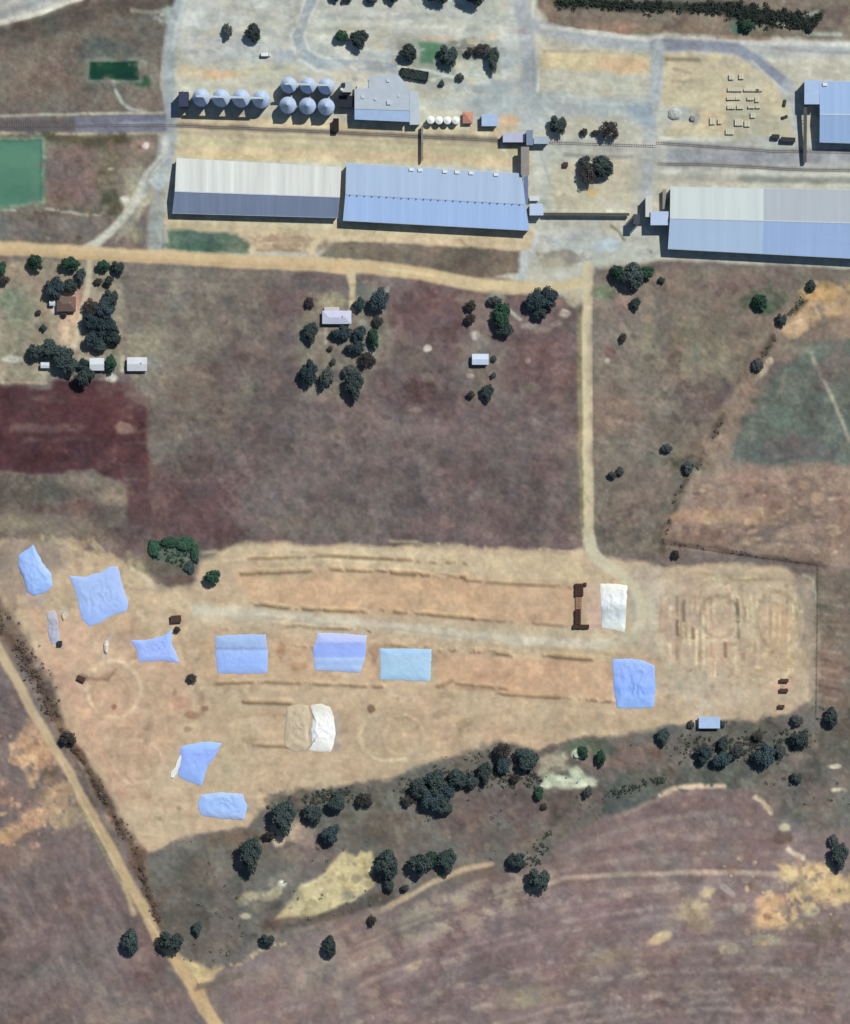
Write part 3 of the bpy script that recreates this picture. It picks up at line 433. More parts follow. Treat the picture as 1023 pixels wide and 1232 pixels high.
for k in range(30):
    v0 = 1092 + k * 11 + random.uniform(-3, 3); pts = [(u, v0 - .38 * (u - 480) + .00046 * (u - 480) ** 2) for u in range(420, 1000, 40)]
    line(pts, random.uniform(3, 6), random.choice([(144,129,122),(150,135,127),(108,95,93),(113,99,96)]), 2.8, 1.6, .5, brk=.75)
for k in range(20):
    u0 = -60 + k * 13 + random.uniform(-3, 3); pts = [(u0 + .56 * (v - 1030), v) for v in range(1030, 1270, 40)]
    if u0 + .56 * 60 < 150: line(pts, random.uniform(2, 4), random.choice([(134,119,114),(104,91,90)]), 2.5, 2, .45, brk=.7)
for k in range(16):
    v = 335 + k * 20 + random.uniform(-5, 5); line([(150,v),(400,v+8),(690,v+26)], 3, random.choice([(122,110,106),(98,87,86)]), 2.5, 3, .3, brk=.95)
line([(636,1074),(680,1056),(760,1052),(830,1049),(900,1050),(975,1052)], 6, (166,146,132), 2.5, 1.2, .85); line([(744,984),(790,962),(818,952)], 4, (146,126,114), 2.5, 1.5, .7); line([(795,956),(812,949),(840,946),(872,946)], 6, (196,170,148), 2.2, 1, .95, brk=.5); line([(895,952),(908,958),(918,964),(928,978)], 6, (192,170,146), 2.2, 1, .9, brk=.5); blob(944,996,7,5,(190,174,146),.9,mot=.3); blob(940,1008,12,8,(96,82,76),.7); line([(948,1022),(966,1032)], 6, (190,174,152), 2.2, 1.2, .8)
blob(850,1068,10,7,(150,138,136),.5); blob(818,1036,26,8,(140,128,122),.5); blob(870,1030,20,10,(136,122,116),.5); blob(735,1030,40,6,(136,120,116),.4)
fill([(938,1040),(960,1034),(985,1036),(996,1036),(1006,1052),(1023+M,1052),(1023+M,1090),(985,1090),(955,1110),(920,1126),(908,1112),(912,1082),(940,1068)], (190,160,124), 5, 5, .9, mot=.85); blob(1000,1070,30,16,(200,168,128),.8); blob(950,1052,14,8,(196,168,128),.7); blob(926,1085,18,10,(196,156,124),.8,mot=.8); blob(922,1106,12,12,(186,150,118),.8); blob(924,1103,8,5,(134,108,90),.8,-30); line([(962,1030),(966,1070)], 4, (150,120,96), 2, 1.5, .6); blob(975,1095,10,8,(170,160,130),.7); blob(960,1112,18,8,(134,124,106),.7); blob(990,1118,24,14,(112,102,92),.7)
blob(852,1074,8,8,(192,166,134),.8); blob(832,1096,26,14,(160,142,120),.75,mot=.9); blob(843,1090,10,5,(178,156,130),.7); blob(795,1128,16,6,(186,164,132),.8,-25,mot=.6); blob(846,1112,16,14,(152,134,114),.7,mot=.8); blob(874,1070,9,4,(166,152,146),.7,40); blob(890,1094,8,6,(160,148,138),.7); blob(878,1142,12,7,(168,150,128),.7,mot=.8); blob(925,1130,18,6,(160,146,124),.7); blob(730,1152,30,10,(132,114,100),.7,-20); blob(640,1200,40,14,(136,124,110),.7,mot=.9); blob(630,1206,14,8,(156,140,118),.6,mot=.9); blob(497,1162,12,6,(176,152,132),.75,-20,mot=.7); blob(690,1194,7,4,(160,140,130),.6)
specks([(700,1150),(1015,1130),(1015,1225),(700,1225)], 110, 2, 6, [(140,124,114),(100,86,84),(132,112,104),(146,132,116)], .25, .6, 29, 1.5)
specks([(420,1120),(660,1060),(660,1225),(340,1225)], 100, 2, 6, [(144,128,118),(110,94,92),(134,114,110),(152,136,120)], .25, .55, 30, 1.5)
specks([(870,1030),(1015,1040),(1015,1130),(880,1140)], 90, 1.5, 5, [(204,170,130),(166,140,114),(120,104,94),(150,134,112)], .3, .7, 31)
line([(248,1168),(290,1158),(320,1142),(344,1134)], 6, (186,162,132), 2.2, 1.5, .9, brk=.95, lab=1); fill([(215,1150),(250,1166),(270,1166),(248,1184),(258,1230),(240,1215)], (184,158,122), 4, 3, .9); line([(470,1090),(520,1062),(556,1046),(592,1040)], 6, (192,168,140), 2.2, 1.2, .9, lab=1); line([(462,1094),(486,1080)], 6, (180,156,130), 3, 1.5, .8); line([(400,1122),(470,1092)], 5, (150,130,116), 3, 2, .6); blob(270,1178,30,5,(104,96,84),.7,-15)
# ---- broken tone over everything: grain, tufts, colour drift
FM = np.array((117, 104, 100), np.float32); C = np.where((L == 0)[..., None], FM + np.array((1.08, 1.14, 1.14), np.float32) * (C - FM), C)
NG = fbm(X, Y, 4.4, 811, 2, .7); NM = fbm(X, Y, 46, 301, 4, .6); NT = fbm(X, Y, 30, 401, 4, .6)
PT = fbm(X + 5 * N20x, Y + 5 * N20y, 24, 431, 4, .65); PS = fbm(X * .28, Y, 9, 451, 4, .65); PL = fbm(X, Y, 15, 471, 3, .7)
soilw = np.where(L == 0, 1.0, np.where(L == 4, .62, np.where(L == 3, .12, np.where(L == 1, .4, .6)))).astype(np.float32)
strw = np.where(L == 2, .75, np.where(L == 4, .45, np.where(L == 5, .8, np.where(L == 0, .25, .1)))).astype(np.float32)
for _ in range(2):
    for q in (soilw, strw):
        q[1:-1, 1:-1] = (q[1:-1, 1:-1] * 2 + q[:-2, 1:-1] + q[2:, 1:-1] + q[1:-1, :-2] + q[1:-1, 2:]) / 6
g = 1 + soilw * ((.10 - .04 * (Y > 1000)) * NF + (.085 - .04 * (Y > 1000)) * NG + .05 * NM + .08 * N12 + .08 * sstep(.08, .4, PL) - .08 * sstep(.08, .42, PT) + .07 * sstep(.1, .4, -PT)) + strw * .13 * PS
C *= (g * np.where(L == 0, 1.035, 1.01))[..., None]
C[..., 0] += soilw * (7 * NT + 3 * PL); C[..., 1] += soilw * (-2 * NT + 2 * NM + 2 * PL); C[..., 2] += soilw * (-3 * NT + 3 * NM - 2 * PL)
tone = np.ones((NY, NX, 3), np.float32); tone[L == 2] = (1.01, 1.025, 1.035); tone[L == 5] = (.97, .99, 1.03); tone[L == 4] = (1.015, 1.025, 1.06); tone[L == 0] = (.99, 1.0, .995)
for _ in range(3): tone[1:-1, 1:-1] = (tone[1:-1, 1:-1] * 2 + tone[:-2, 1:-1] + tone[2:, 1:-1] + tone[1:-1, :-2] + tone[1:-1, 2:]) / 6
C *= tone; C *= (1 + .05 * sstep(1020, 1120, Y + .25 * (X - 500)) * (X > 200))[..., None]
np.clip(C, 5, 250, out=C)
ROLL = fbm(X, Y, 90, 501, 3) * .5
edge = np.minimum(np.minimum(X + MARG, 1023 + MARG - X), np.minimum(Y + MARG, 1232 + MARG - Y))
ew = sstep(0, 30, edge)
fw = sstep(0, 55, edge + 14 * N60)[..., None]; C = C * fw + np.array((112, 102, 96), np.float32) * (1 - fw)
Z = (Z + RG * (fbm(X, Y, 6, 601, 2, .8) + .6 * fbm(X, Y, 20, 611, 2)) + np.where(L == 3, 0, ROLL * .3 * np.where(L == 0, 1, .2))) * ew
def height(u, v):
    i = min(NX - 1, max(0, int(round((u + MARG) / STEP)))); j = min(NY - 1, max(0, int(round((v + MARG) / STEP))))
    return float(Z[j, i])
# ---- meshes, one per kind of ground, tiling edge to edge
CL = C / 255.0
CL = np.where(CL <= .04045, CL / 12.92, ((CL + .055) / 1.055) ** 2.4) / np.array(K, np.float32)
def ground_mat(name, rough=1.0, spec=0.0, fine=.10):
    m, n, b = new_mat(name)
    at = n.nodes.new('ShaderNodeAttribute'); at.attribute_name = 'soil'
    tc = n.nodes.new('ShaderNodeTexCoord'); nz = n.nodes.new('ShaderNodeTexNoise'); nz.inputs['Scale'].default_value = .55; nz.inputs['Detail'].default_value = 5; nz.inputs['Roughness'].default_value = .7
    n.links.new(tc.outputs['Object'], nz.inputs['Vector'])
    mr = n.nodes.new('ShaderNodeMapRange'); mr.inputs[1].default_value = .3; mr.inputs[2].default_value = .7; mr.inputs[3].default_value = 1 - fine; mr.inputs[4].default_value = 1 + fine
    n.links.new(nz.outputs[0], mr.inputs[0])
    vm = n.nodes.new('ShaderNodeVectorMath'); vm.operation = 'SCALE'
    n.links.new(at.outputs['Color'], vm.inputs[0]); n.links.new(mr.outputs[0], vm.inputs['Scale'])
    n.links.new(vm.outputs[0], b.inputs['Base Color'])
    b.inputs['Roughness'].default_value = rough; b.inputs['Specular IOR Level'].default_value = spec
    return m
FL = np.maximum(np.maximum(L[:-1, :-1], L[1:, 1:]), 0)
FL = L[:-1, :-1]
idx = np.arange(NX * NY, dtype=np.int64).reshape(NY, NX)
quads = np.stack([idx[:-1, :-1], idx[1:, :-1], idx[1:, 1:], idx[:-1, 1:]], -1)
P3 = np.stack([(X - CX) * S, (CY - Y) * S, Z], -1).reshape(-1, 3)
COLF = np.concatenate([CL.reshape(-1, 3), np.ones((NX * NY, 1), np.float32)], 1)
def grid_obj(name, sel, m):
    q = quads[sel]; used, inv = np.unique(q, return_inverse=True); inv = inv.reshape(-1)
    me = bpy.data.meshes.new(name); nq = len(q)
    me.vertices.add(len(used)); me.vertices.foreach_set('co', P3[used].astype(np.float32).ravel())
    me.loops.add(nq * 4); me.loops.foreach_set('vertex_index', inv.astype(np.int32))
    me.polygons.add(nq); me.polygons.foreach_set('loop_start', np.arange(0, nq * 4, 4, dtype=np.int32)); me.polygons.foreach_set('loop_total', np.full(nq, 4, np.int32))
    me.polygons.foreach_set('use_smooth', np.ones(nq, bool))
    at = me.attributes.new('soil', 'FLOAT_COLOR', 'POINT'); at.data.foreach_set('color', COLF[used].astype(np.float32).ravel())
    me.update(calc_edges=True); me.materials.append(m)
    o = bpy.data.objects.new(name, me); col.objects.link(o); o['kind'] = 'structure'
    return o
gm = ground_mat('soil_and_grass'); gy = ground_mat('packed_earth', fine=.06); gw = ground_mat('pond_water', .35, .25, .02)
grid_obj('field', FL == 0, gm); grid_obj('dirt_road', FL == 1, gy); grid_obj('paved_yard', FL == 2, gy)
grid_obj('pond', FL == 3, gw); grid_obj('earth_yard', FL == 4, gy); grid_obj('railway_bed', FL == 5, gy)
# the country beyond, out to the horizon
def far_ground():
    x0, x1 = (gu[0] - CX) * S, (gu[-1] - CX) * S; y1, y0 = (CY - gv[0]) * S, (CY - gv[-1]) * S; B = 9000.0
    m = mat('far_fields', (118,105,100), 1.0, .22, .012, spec=0.0, tint=(102,96,90))
    me = bpy.data.meshes.new('ground'); v = [(x0,y0,0),(x1,y0,0),(x1,y1,0),(x0,y1,0),(-B,-B,0),(B,-B,0),(B,B,0),(-B,B,0)]
    me.from_pydata(v, [], [(4,5,1,0),(5,6,2,1),(6,7,3,2),(7,4,0,3)]); me.materials.append(m)
    o = bpy.data.objects.new('ground', me); col.objects.link(o); o['kind'] = 'structure'
far_ground()
# ------------------------------------------------------------------ building blocks
class MB:
    def __init__(s, base=(0, 0, 0)): s.v = []; s.f = []; s.b = Vector(base)
    def add(s, vs, fs):
        n = len(s.v); s.v += [Vector(p) for p in vs]; s.f += [tuple(i + n for i in f) for f in fs]; return s
    def box(s, c, d, rz=0):
        cx, cy, cz = c; x, y, z = d[0] / 2, d[1] / 2, d[2] / 2; ca, sa = math.cos(rz), math.sin(rz)
        vs = [(cx + a * x * ca - b * y * sa, cy + a * x * sa + b * y * ca, cz + e * z) for e in (-1, 1) for a, b in ((-1, -1), (1, -1), (1, 1), (-1, 1))]
        return s.add(vs, [(3,2,1,0),(4,5,6,7),(0,1,5,4),(1,2,6,5),(2,3,7,6),(3,0,4,7)])
    def prism(s, lo, hi):
        n = len(lo)
        return s.add(list(lo) + list(hi), [tuple(range(n - 1, -1, -1)), tuple(range(n, 2 * n))] + [(i, (i + 1) % n, n + (i + 1) % n, n + i) for i in range(n)])
    def plan(s, pts, z0, z1): return s.prism([(p[0], p[1], z0) for p in pts], [(p[0], p[1], z1) for p in pts])
    def cyl(s, x, y, z0, z1, r0, r1=None, n=24):
        r1 = r0 if r1 is None else r1
        c = [(math.cos(2 * math.pi * k / n), math.sin(2 * math.pi * k / n)) for k in range(n)]
        return s.prism([(x + a * r0, y + b * r0, z0) for a, b in c], [(x + a * r1, y + b * r1, z1) for a, b in c])
    def bar(s, p, q, w, h=None):
        p = Vector(p); q = Vector(q); h = h or w; d = (q - p).normalized()
        up = Vector((0, 0, 1)) if abs(d.z) < .9 else Vector((0, 1, 0))
        a = d.cross(up).normalized() * w / 2; b = a.cross(d).normalized() * h / 2
        return s.prism([p - a - b, p + a - b, p + a + b, p - a + b], [q - a - b, q + a - b, q + a + b, q - a + b])
    def build(s, name, m, parent=None, smooth=False):
        me = bpy.data.meshes.new(name); me.from_pydata([tuple(p - s.b) for p in s.v], [], s.f)
        bm = bmesh.new(); bm.from_mesh(me); bmesh.ops.recalc_face_normals(bm, faces=bm.faces[:]); bm.to_mesh(me); bm.free()
        if smooth: me.polygons.foreach_set('use_smooth', [True] * len(me.polygons))
        me.materials.append(m)
        o = bpy.data.objects.new(name, me); col.objects.link(o)
        if parent is not None: o.parent = parent
        else: o.location = s.b
        return o
LABELS = []
def tag(o, label, cat, group=None):
    o['label'] = label; o['category'] = cat; LABELS.append(label)
    if group: o['group'] = group
    return o
def thing(name, label, cat, loc, group=None):
    o = bpy.data.objects.new(name, None); col.objects.link(o); o.location = loc; o.empty_display_size = 1
    return tag(o, label, cat, group)
def copy_tree(o, loc=None, label=None, parent=None, scale=None, rz=None):
    c = o.copy(); col.objects.link(c)
    if parent is not None: c.parent = parent
    if loc is not None: c.location = loc
    if label: c['label'] = label; LABELS.append(label)
    if scale: c.scale = scale
    if rz is not None: c.rotation_euler = (0, 0, rz)
    for ch in list(o.children): copy_tree(ch, parent=c)
    return c
def lerp(a, b, t): return Vector(a) + (Vector(b) - Vector(a)) * t

# ------------------------------------------------------------------ sheds and houses
M_WALL = mat('ribbed_wall', (176,178,180), .7, .10, .5, streak=(3,3,.3)); M_DARKM = mat('dark_steel', (52,54,60), .6, .2, .8)
M_DOOR = mat('door_steel', (120,124,130), .6, .12, .5); M_CONC = mat('concrete', (172,168,158), .9, .14, .3); M_GLASS = mat('window_glass', (38,46,54), .15, .1, .3, spec=.6)
M_GALV = mat('galvanised_steel', (196,204,214), .5, .10, .4, spec=.3); M_PLASTER = mat('plaster', (196,186,170), .9, .12, .6); M_WOOD = mat('weathered_wood', (120,100,82), .9, .2, 1.0)
M_WHITE = mat('white_sheet', (228,230,226), .6, .06, .5)
def shed(name, label, cat, tl, tr, br, bl, rl, rr, eave, ridge, roofs, group=None, doors=3, wallm=None, vents=(), rvents=0, splits=None, capm=None, slopes=('pale grey sheeted north slope', 'south slope with shade and sky tint in its colour')):
    """gabled shed: roof outline tl,tr,br,bl and ridge ends rl,rr in survey units; roofs = one material, or one per section"""
    base = W((tl[0] + br[0]) / 2, (tl[1] + br[1]) / 2, 0); t = thing(name, label, cat, base, group)
    def pt(p, z): return W(p[0], p[1], z)
    c = Vector(((tl[0] + tr[0] + br[0] + bl[0]) / 4, (tl[1] + tr[1] + br[1] + bl[1]) / 4, 0))
    def ins(p, k=.9):
        d = Vector((p[0], p[1], 0)) - c; return (p[0] - math.copysign(k, d.x), p[1] - math.copysign(k, d.y))
    w = MB(base); a, b, e, f = [ins(p) for p in (tl, tr, br, bl)]
    rI = (rl[0] + .9, rl[1]); rJ = (rr[0] - .9, rr[1])
    w.add([pt(a,-.4),pt(b,-.4),pt(e,-.4),pt(f,-.4),pt(a,eave),pt(b,eave),pt(e,eave),pt(f,eave),pt(rI,ridge-.15),pt(rJ,ridge-.15)],
          [(0,1,5,4),(2,3,7,6),(1,2,6,9,5),(3,0,4,8,7)])
    w.build('wall', wallm or M_WALL, t)
    cuts = [0] + list(splits or []) + [1]
    for k in range(len(cuts) - 1):
        s0, s1 = cuts[k], cuts[k + 1]; r = MB(base); th = .16
        def sl(o0, o1, p0, p1):        # slope between eave o and ridge p
            A = lerp(pt(o0,eave),pt(o1,eave),s0); B = lerp(pt(o0,eave),pt(o1,eave),s1); Cc = lerp(pt(p0,ridge),pt(p1,ridge),s1); Dd = lerp(pt(p0,ridge),pt(p1,ridge),s0)
            dz = Vector((0,0,th)); r.prism([A,B,Cc,Dd],[A+dz,B+dz,Cc+dz,Dd+dz])
        pair = roofs[k] if isinstance(roofs[k], tuple) else None  # a pair paints the south slope's shade and sky tint as its own colour
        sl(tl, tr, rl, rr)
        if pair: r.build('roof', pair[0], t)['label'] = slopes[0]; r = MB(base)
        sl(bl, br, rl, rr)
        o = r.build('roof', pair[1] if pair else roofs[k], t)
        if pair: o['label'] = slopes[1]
    cap = MB(base); cap.bar(pt(rl, ridge + .20), pt(rr, ridge + .20), .7, .1); cap.build('ridge_cap', capm or M_GALV, t)
    g = MB(base); g.bar(pt(bl, eave - .02) + Vector((0,-.12,0)), pt(br, eave - .02) + Vector((0,-.12,0)), .22, .2); g.build('gutter', M_GALV, t)
    g = MB(base); g.bar(pt(tl, eave - .02) + Vector((0,.12,0)), pt(tr, eave - .02) + Vector((0,.12,0)), .22, .2); g.build('gutter', M_GALV, t)
    for k in range(doors):
        q = lerp(pt(f, 0), pt(e, 0), (k + .5) / doors); d = (pt(e, 0) - pt(f, 0)).normalized(); h = min(4.2, eave * .8)
        m = MB(base); m.bar(q - d * h * .5 + Vector((0, -.03, h / 2)), q + d * h * .5 + Vector((0, -.03, h / 2)), .10, h); m.build('door', M_DOOR, t)
    m = MB(base); q = lerp(pt(a, 0), pt(f, 0), .5); d = (pt(f, 0) - pt(a, 0)).normalized(); h = min(4.2, eave * .8)
    m.bar(q - d * h * .5 + Vector((-.03, 0, h / 2)), q + d * h * .5 + Vector((-.03, 0, h / 2)), .10, h); m.build('door', M_DOOR, t)
    for (s, q) in vents:              # fan housings along the north eave
        P0 = lerp(lerp(pt(tl, eave), pt(tr, eave), s), lerp(pt(rl, ridge), pt(rr, ridge), s), q)
        m = MB(base); m.box(P0 + Vector((0, 0, .55)), (2.6, 1.7, 1.0)); m.build('roof_vent', M_WHITE, t)
    for k in range(rvents):
        P0 = lerp(pt(rl, ridge), pt(rr, ridge), (k + .6) / (rvents + .4)); m = MB(base); m.cyl(P0.x, P0.y - .5, P0.z + .1, P0.z + .7, .25, .35, 10); m.build('ridge_vent', M_DARKM, t)
    return t
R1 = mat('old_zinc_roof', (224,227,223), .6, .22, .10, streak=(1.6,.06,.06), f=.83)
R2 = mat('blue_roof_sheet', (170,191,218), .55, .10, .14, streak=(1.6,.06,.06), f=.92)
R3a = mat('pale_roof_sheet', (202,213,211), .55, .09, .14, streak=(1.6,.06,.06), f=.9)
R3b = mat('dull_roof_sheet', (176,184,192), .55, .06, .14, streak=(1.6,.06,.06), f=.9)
R2s = mat('blue_roof_sky_tint', (176,206,250), .55, .07, .14, streak=(1.6,.06,.06), f=.92)  # blue roof's south slope, with sky reflection put into the colour
R1s = mat('zinc_roof_shaded_south', (142,156,184), .6, .12, .14, streak=(1.6,.06,.06), f=.83)  # zinc roof's south slope: its shade and sky blue are painted in
R3as = mat('pale_roof_sky_tint', (186,210,236), .55, .05, .14, streak=(1.6,.06,.06), f=.9); R3bs = mat('dull_roof_sky_tint', (170,196,236), .55, .06, .14, streak=(1.6,.06,.06), f=.9)  # south slopes of the pale and dull roofs, sky tint painted into both
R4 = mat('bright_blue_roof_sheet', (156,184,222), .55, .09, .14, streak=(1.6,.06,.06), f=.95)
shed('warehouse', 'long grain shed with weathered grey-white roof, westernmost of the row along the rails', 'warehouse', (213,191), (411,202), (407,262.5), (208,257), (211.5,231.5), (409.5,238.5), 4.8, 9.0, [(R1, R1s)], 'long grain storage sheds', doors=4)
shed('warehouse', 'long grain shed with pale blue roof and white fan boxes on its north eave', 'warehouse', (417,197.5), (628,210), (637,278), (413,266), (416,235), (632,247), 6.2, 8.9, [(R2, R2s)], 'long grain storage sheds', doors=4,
     vents=[(.37,.08),(.42,.08),(.56,.08),(.63,.08),(.71,.08),(.85,.08)], rvents=24, capm=R2, slopes=('pale blue north slope', 'south slope with sky blue put into its colour'))
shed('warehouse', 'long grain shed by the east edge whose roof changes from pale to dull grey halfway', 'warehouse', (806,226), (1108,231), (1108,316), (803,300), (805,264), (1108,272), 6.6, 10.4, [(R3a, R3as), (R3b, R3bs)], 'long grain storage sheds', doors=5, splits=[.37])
bt = shed('warehouse', 'bright blue roofed hall cut by the right edge in the northeast', 'warehouse', (985,99), (1110,101), (1110,176), (985,172), (985,139), (1110,141), 6.5, 8.6, [R4], doors=3, vents=[(.05,.1)])
def flat(name, label, cat, u0, v0, u1, v1, h, roofm, wallm=None, slope=.25, group=None, door=True, over=.8, win=2, doorm=None):
    """low mono-pitch building; the higher side is north"""
    base = W((u0+u1)/2, (v0+v1)/2, 0); t = thing(name, label, cat, base, group)
    a = W(u0,v0); b = W(u1,v1); x0, x1, y1, y0 = a.x, b.x, a.y, b.y; k = over * .5
    w = MB(base); w.prism([(x0+k,y0+k,-.4),(x1-k,y0+k,-.4),(x1-k,y1-k,-.4),(x0+k,y1-k,-.4)],[(x0+k,y0+k,h-slope),(x1-k,y0+k,h-slope),(x1-k,y1-k,h),(x0+k,y1-k,h)]); w.build('wall', wallm or M_PLASTER, t)
    r = MB(base); r.prism([(x0,y0,h-slope+.02),(x1,y0,h-slope+.02),(x1,y1,h+.02),(x0,y1,h+.02)],[(x0,y0,h-slope+.2),(x1,y0,h-slope+.2),(x1,y1,h+.2),(x0,y1,h+.2)]); r.build('roof', roofm, t)
    if door:
        m = MB(base); m.box(((x0*.65+x1*.35), y0+k-.02, 1.0), (1.0, .1, 2.0)); m.build('door', doorm or M_DOOR, t)
        for q in range(win):
            m = MB(base); m.box((x0 + (x1-x0)*(.55+.25*q), y0+k-.02, 1.5), (1.1, .08, .9)); f = m.build('window', M_WHITE, t)
            m = MB(base); m.box((x0 + (x1-x0)*(.55+.25*q), y0+k-.05, 1.5), (.9, .06, .72)); m.build('pane', M_GLASS, f)
    return t
RW = mat('whitish_roof', (214,222,228), .6, .06, .3, f=.95); RB = mat('light_blue_roof', (172,194,226), .55, .07, .3); RL = mat('lavender_roof', (188,190,214), .6, .08, .3); RG_ = mat('grey_blue_roof', (178,188,198), .6, .07, .3); RD = mat('slate_dark_roof', (40,42,56), .7, .2, .4); RBr = mat('dark_brown_roof', (44,36,34), .8, .2, .6); RTile = mat('red_brown_tiles', (128,106,98), .85, .16, .9, f=.78); RTer = mat('terracotta_roof', (196,140,120), .8, .12, .5); RTaupe = mat('taupe_roof', (146,140,136), .75, .12, .3)
t = flat('annex', 'small pale blue annex against the west end of the northeast blue hall', 'annex', 966.5, 98, 984.6, 127, 8.5, RB, M_WALL, win=0)
t = flat('annex', 'pale blue annex on the west gable of the two-tone grain shed', 'annex', 782, 255.5, 803.5, 272, 8.5, mat('annex_roof_blue', (184,202,230), .55, .06, .3), M_WALL, win=0)
t = flat('intake_tower', 'tall narrow whitish building just north of the two-tone shed\'s annex', 'tower', 776, 237, 784, 262, 7.5, mat('bone_roof', (206,206,196), .7, .06, .3), M_WALL, win=0)
t = flat('storeroom', 'small dark-gapped storeroom with white end by the two-tone shed\'s northwest corner', 'shed', 797, 228, 801.5, 252, 3.2, RTaupe, M_WALL, win=0)
t = flat('annex', 'whitish blue annex at the east end of the pale blue grain shed', 'annex', 637, 246, 653, 260, 6.5, mat('annex_roof_pale', (186,204,232), .55, .06, .3), M_WALL, win=0)
t = flat('plant_room', 'small pale cabin north of the annex beside the pale blue shed', 'cabin', 637, 236, 649, 242, 3, RW, M_WALL, win=1)
base = W(222,121); t = thing('elevator_tower', 'dark steel elevator tower with white head west of the front silo row', 'tower', base); MN = mat('navy_sheet', (44,50,74), .6, .15, .4)
MB(base).box(base + Vector((0, 0, 4)), (5.6, 8.6, 8.8)).build('shaft', MN, t); MB(base).box(base + Vector((0, 0, 8.55)), (6.0, 9.0, .3)).build('roof', mat('dark_navy_roof', (58,64,86), .6, .2, .4), t); MB(base).box(base + Vector((1.2, 5.3, 3)), (3.2, 2.4, 6.4)).build('head_house', mat('head_white', (206,210,196), .7, .08, .4), t)
# mill complex
base = W(460,122); t = thing('mill', 'grey-roofed mill with stepped roofs and a blue south slope between silos and tanks', 'mill', base)
def pl(pts, z0, z1): return MB(base).plan([W(u, v) for u, v in pts], z0, z1)
pl([(428.5,112),(491,112),(491,146),(428.5,144)], -.4, 7).build('wall', M_WALL, t)
def slope(pts, zs, th=.18):
    p = [W(u, v, z) for (u, v), z in zip(pts, zs)]; return MB(base).prism(p, [q + Vector((0,0,th)) for q in p])
slope([(427,133),(493,135),(493,148),(427,145)], [7.9,7.9,7.02,7.02]).build('roof', mat('mill_roof_blue', (168,192,224), .55, .07, .3), t)
slope([(427,108),(493,106),(493,134.6),(427,132.6)], [7.3,7.3,7.9,7.9]).build('roof', RG_, t)
pl([(446,93.5),(478,91.5),(490,105.5),(446,107)], -.4, 5.2).build('wall', M_WALL, t)
slope([(444,92.5),(479,90.5),(492,105.6),(444,107.6)], [5.2,5.2,5.7,5.7]).build('roof', RG_, t)
pl([(431,102),(443.6,100),(443.6,107.4),(431,107.8)], -.4, 5.0).build('side_bay', M_WALL, t)
slope([(430,101),(443.8,99),(443.8,107.6),(430,108)], [5.0,5.0,5.2,5.2]).build('roof', mat('cream_roof', (204,206,192), .7, .06, .3), t)
pl([(493.4,112),(502,112),(505,150),(493.4,150)], -.4, 5.2).build('side_bay', M_WALL, t)
slope([(493.2,111),(503,111),(506,151),(493.2,151)], [5.3,5.2,5.2,5.3]).build('roof', mat('side_bay_roof', (184,196,206), .6, .07, .3), t)
for (u, v, z, w_, h_) in [(467,98,5.4,1.8,.9),(468,125,7.7,2.4,1.1),(437,118,7.5,2.0,.8),(452,121,7.6,1.4,.8),(480,117,7.5,1.2,.6)]:
    MB(base).box(W(u, v, z + h_ / 2), (w_, w_, h_)).build('roof_vent', M_GALV, t)
for k in range(4): MB(base).box(W(438 + k * 14, 145.6, 2), (3.4, .1, 3.6)).build('door', M_DOOR, t)
t = flat('intake_shed', 'low slate-dark shed between the short silo rows and the mill', 'shed', 408, 116, 426, 130, 5.5, RD, M_DARKM, win=0)
base = W(417,106); t = thing('elevator_tower', 'pale grain elevator tower at the mill\'s northwest corner above the dark shed', 'tower', base)
MB(base).plan([W(411,101),W(423,101),W(423,112),W(411,112)], -.4, 11).build('shaft', M_WALL, t)
MB(base).plan([W(410,100),W(424,100),W(424,113),W(410,113)], 11, 11.25).build('roof', mat('tower_roof', (178,184,180), .6, .1, .3), t)
MB(base).box(W(414,104.5,12), (2,2.4,1.5)).build('hoist_housing', M_DARKM, t)
MB(base).box(W(412,110,12.2), (1.4,1.4,1.9)).build('roof_vent', M_WHITE, t)
flat('hopper_shed', 'tiny dark brown hut standing alone south of the lower silo row', 'hut', 401, 143, 408, 159, 3.4, RBr, M_DARKM, win=0)
# round silos
base = W(243,119); t = thing('grain_silo', '', 'silo', base, 'round steel grain silos'); LABELS.pop()
mS = mat('silo_roof_steel', (184,202,230), .5, .14, .5, spec=.2, streak=(1,1,.2), f=.92); mSW = mat('silo_wall_steel', (150,158,170), .5, .10, .3, streak=(1,1,4))
w = MB(base)
for k in range(8): w.cyl(base.x, base.y, -.4 + k * 1.15, .75 + k * 1.15 - .06, 5.1 + .05 * (k % 2), 5.1 + .05 * (k % 2), 36)
w.build('wall', mSW, t)
r = MB(base); n = 36
top = [(base.x + .7*math.cos(2*math.pi*k/n), base.y + .7*math.sin(2*math.pi*k/n), 15.1) for k in range(n)]; bot = [(base.x + 5.35*math.cos(2*math.pi*k/n), base.y + 5.35*math.sin(2*math.pi*k/n), 8.75) for k in range(n)]
r.prism(bot, top); roof = r.build('roof', mS, t)
m = MB(base); m.cyl(base.x, base.y, 15.1, 15.7, .8, .6, 12); m.build('cap', M_GALV, roof)
m = MB(base)
for s in (-.25, .25): m.bar((base.x + 5.35, base.y + s, 0), (base.x + 5.35, base.y + s, 8.8), .06)
for k in range(18): m.bar((base.x + 5.35, base.y - .25, .4 + k * .46), (base.x + 5.35, base.y + .25, .4 + k * .46), .05)
m.build('ladder', M_GALV, t)
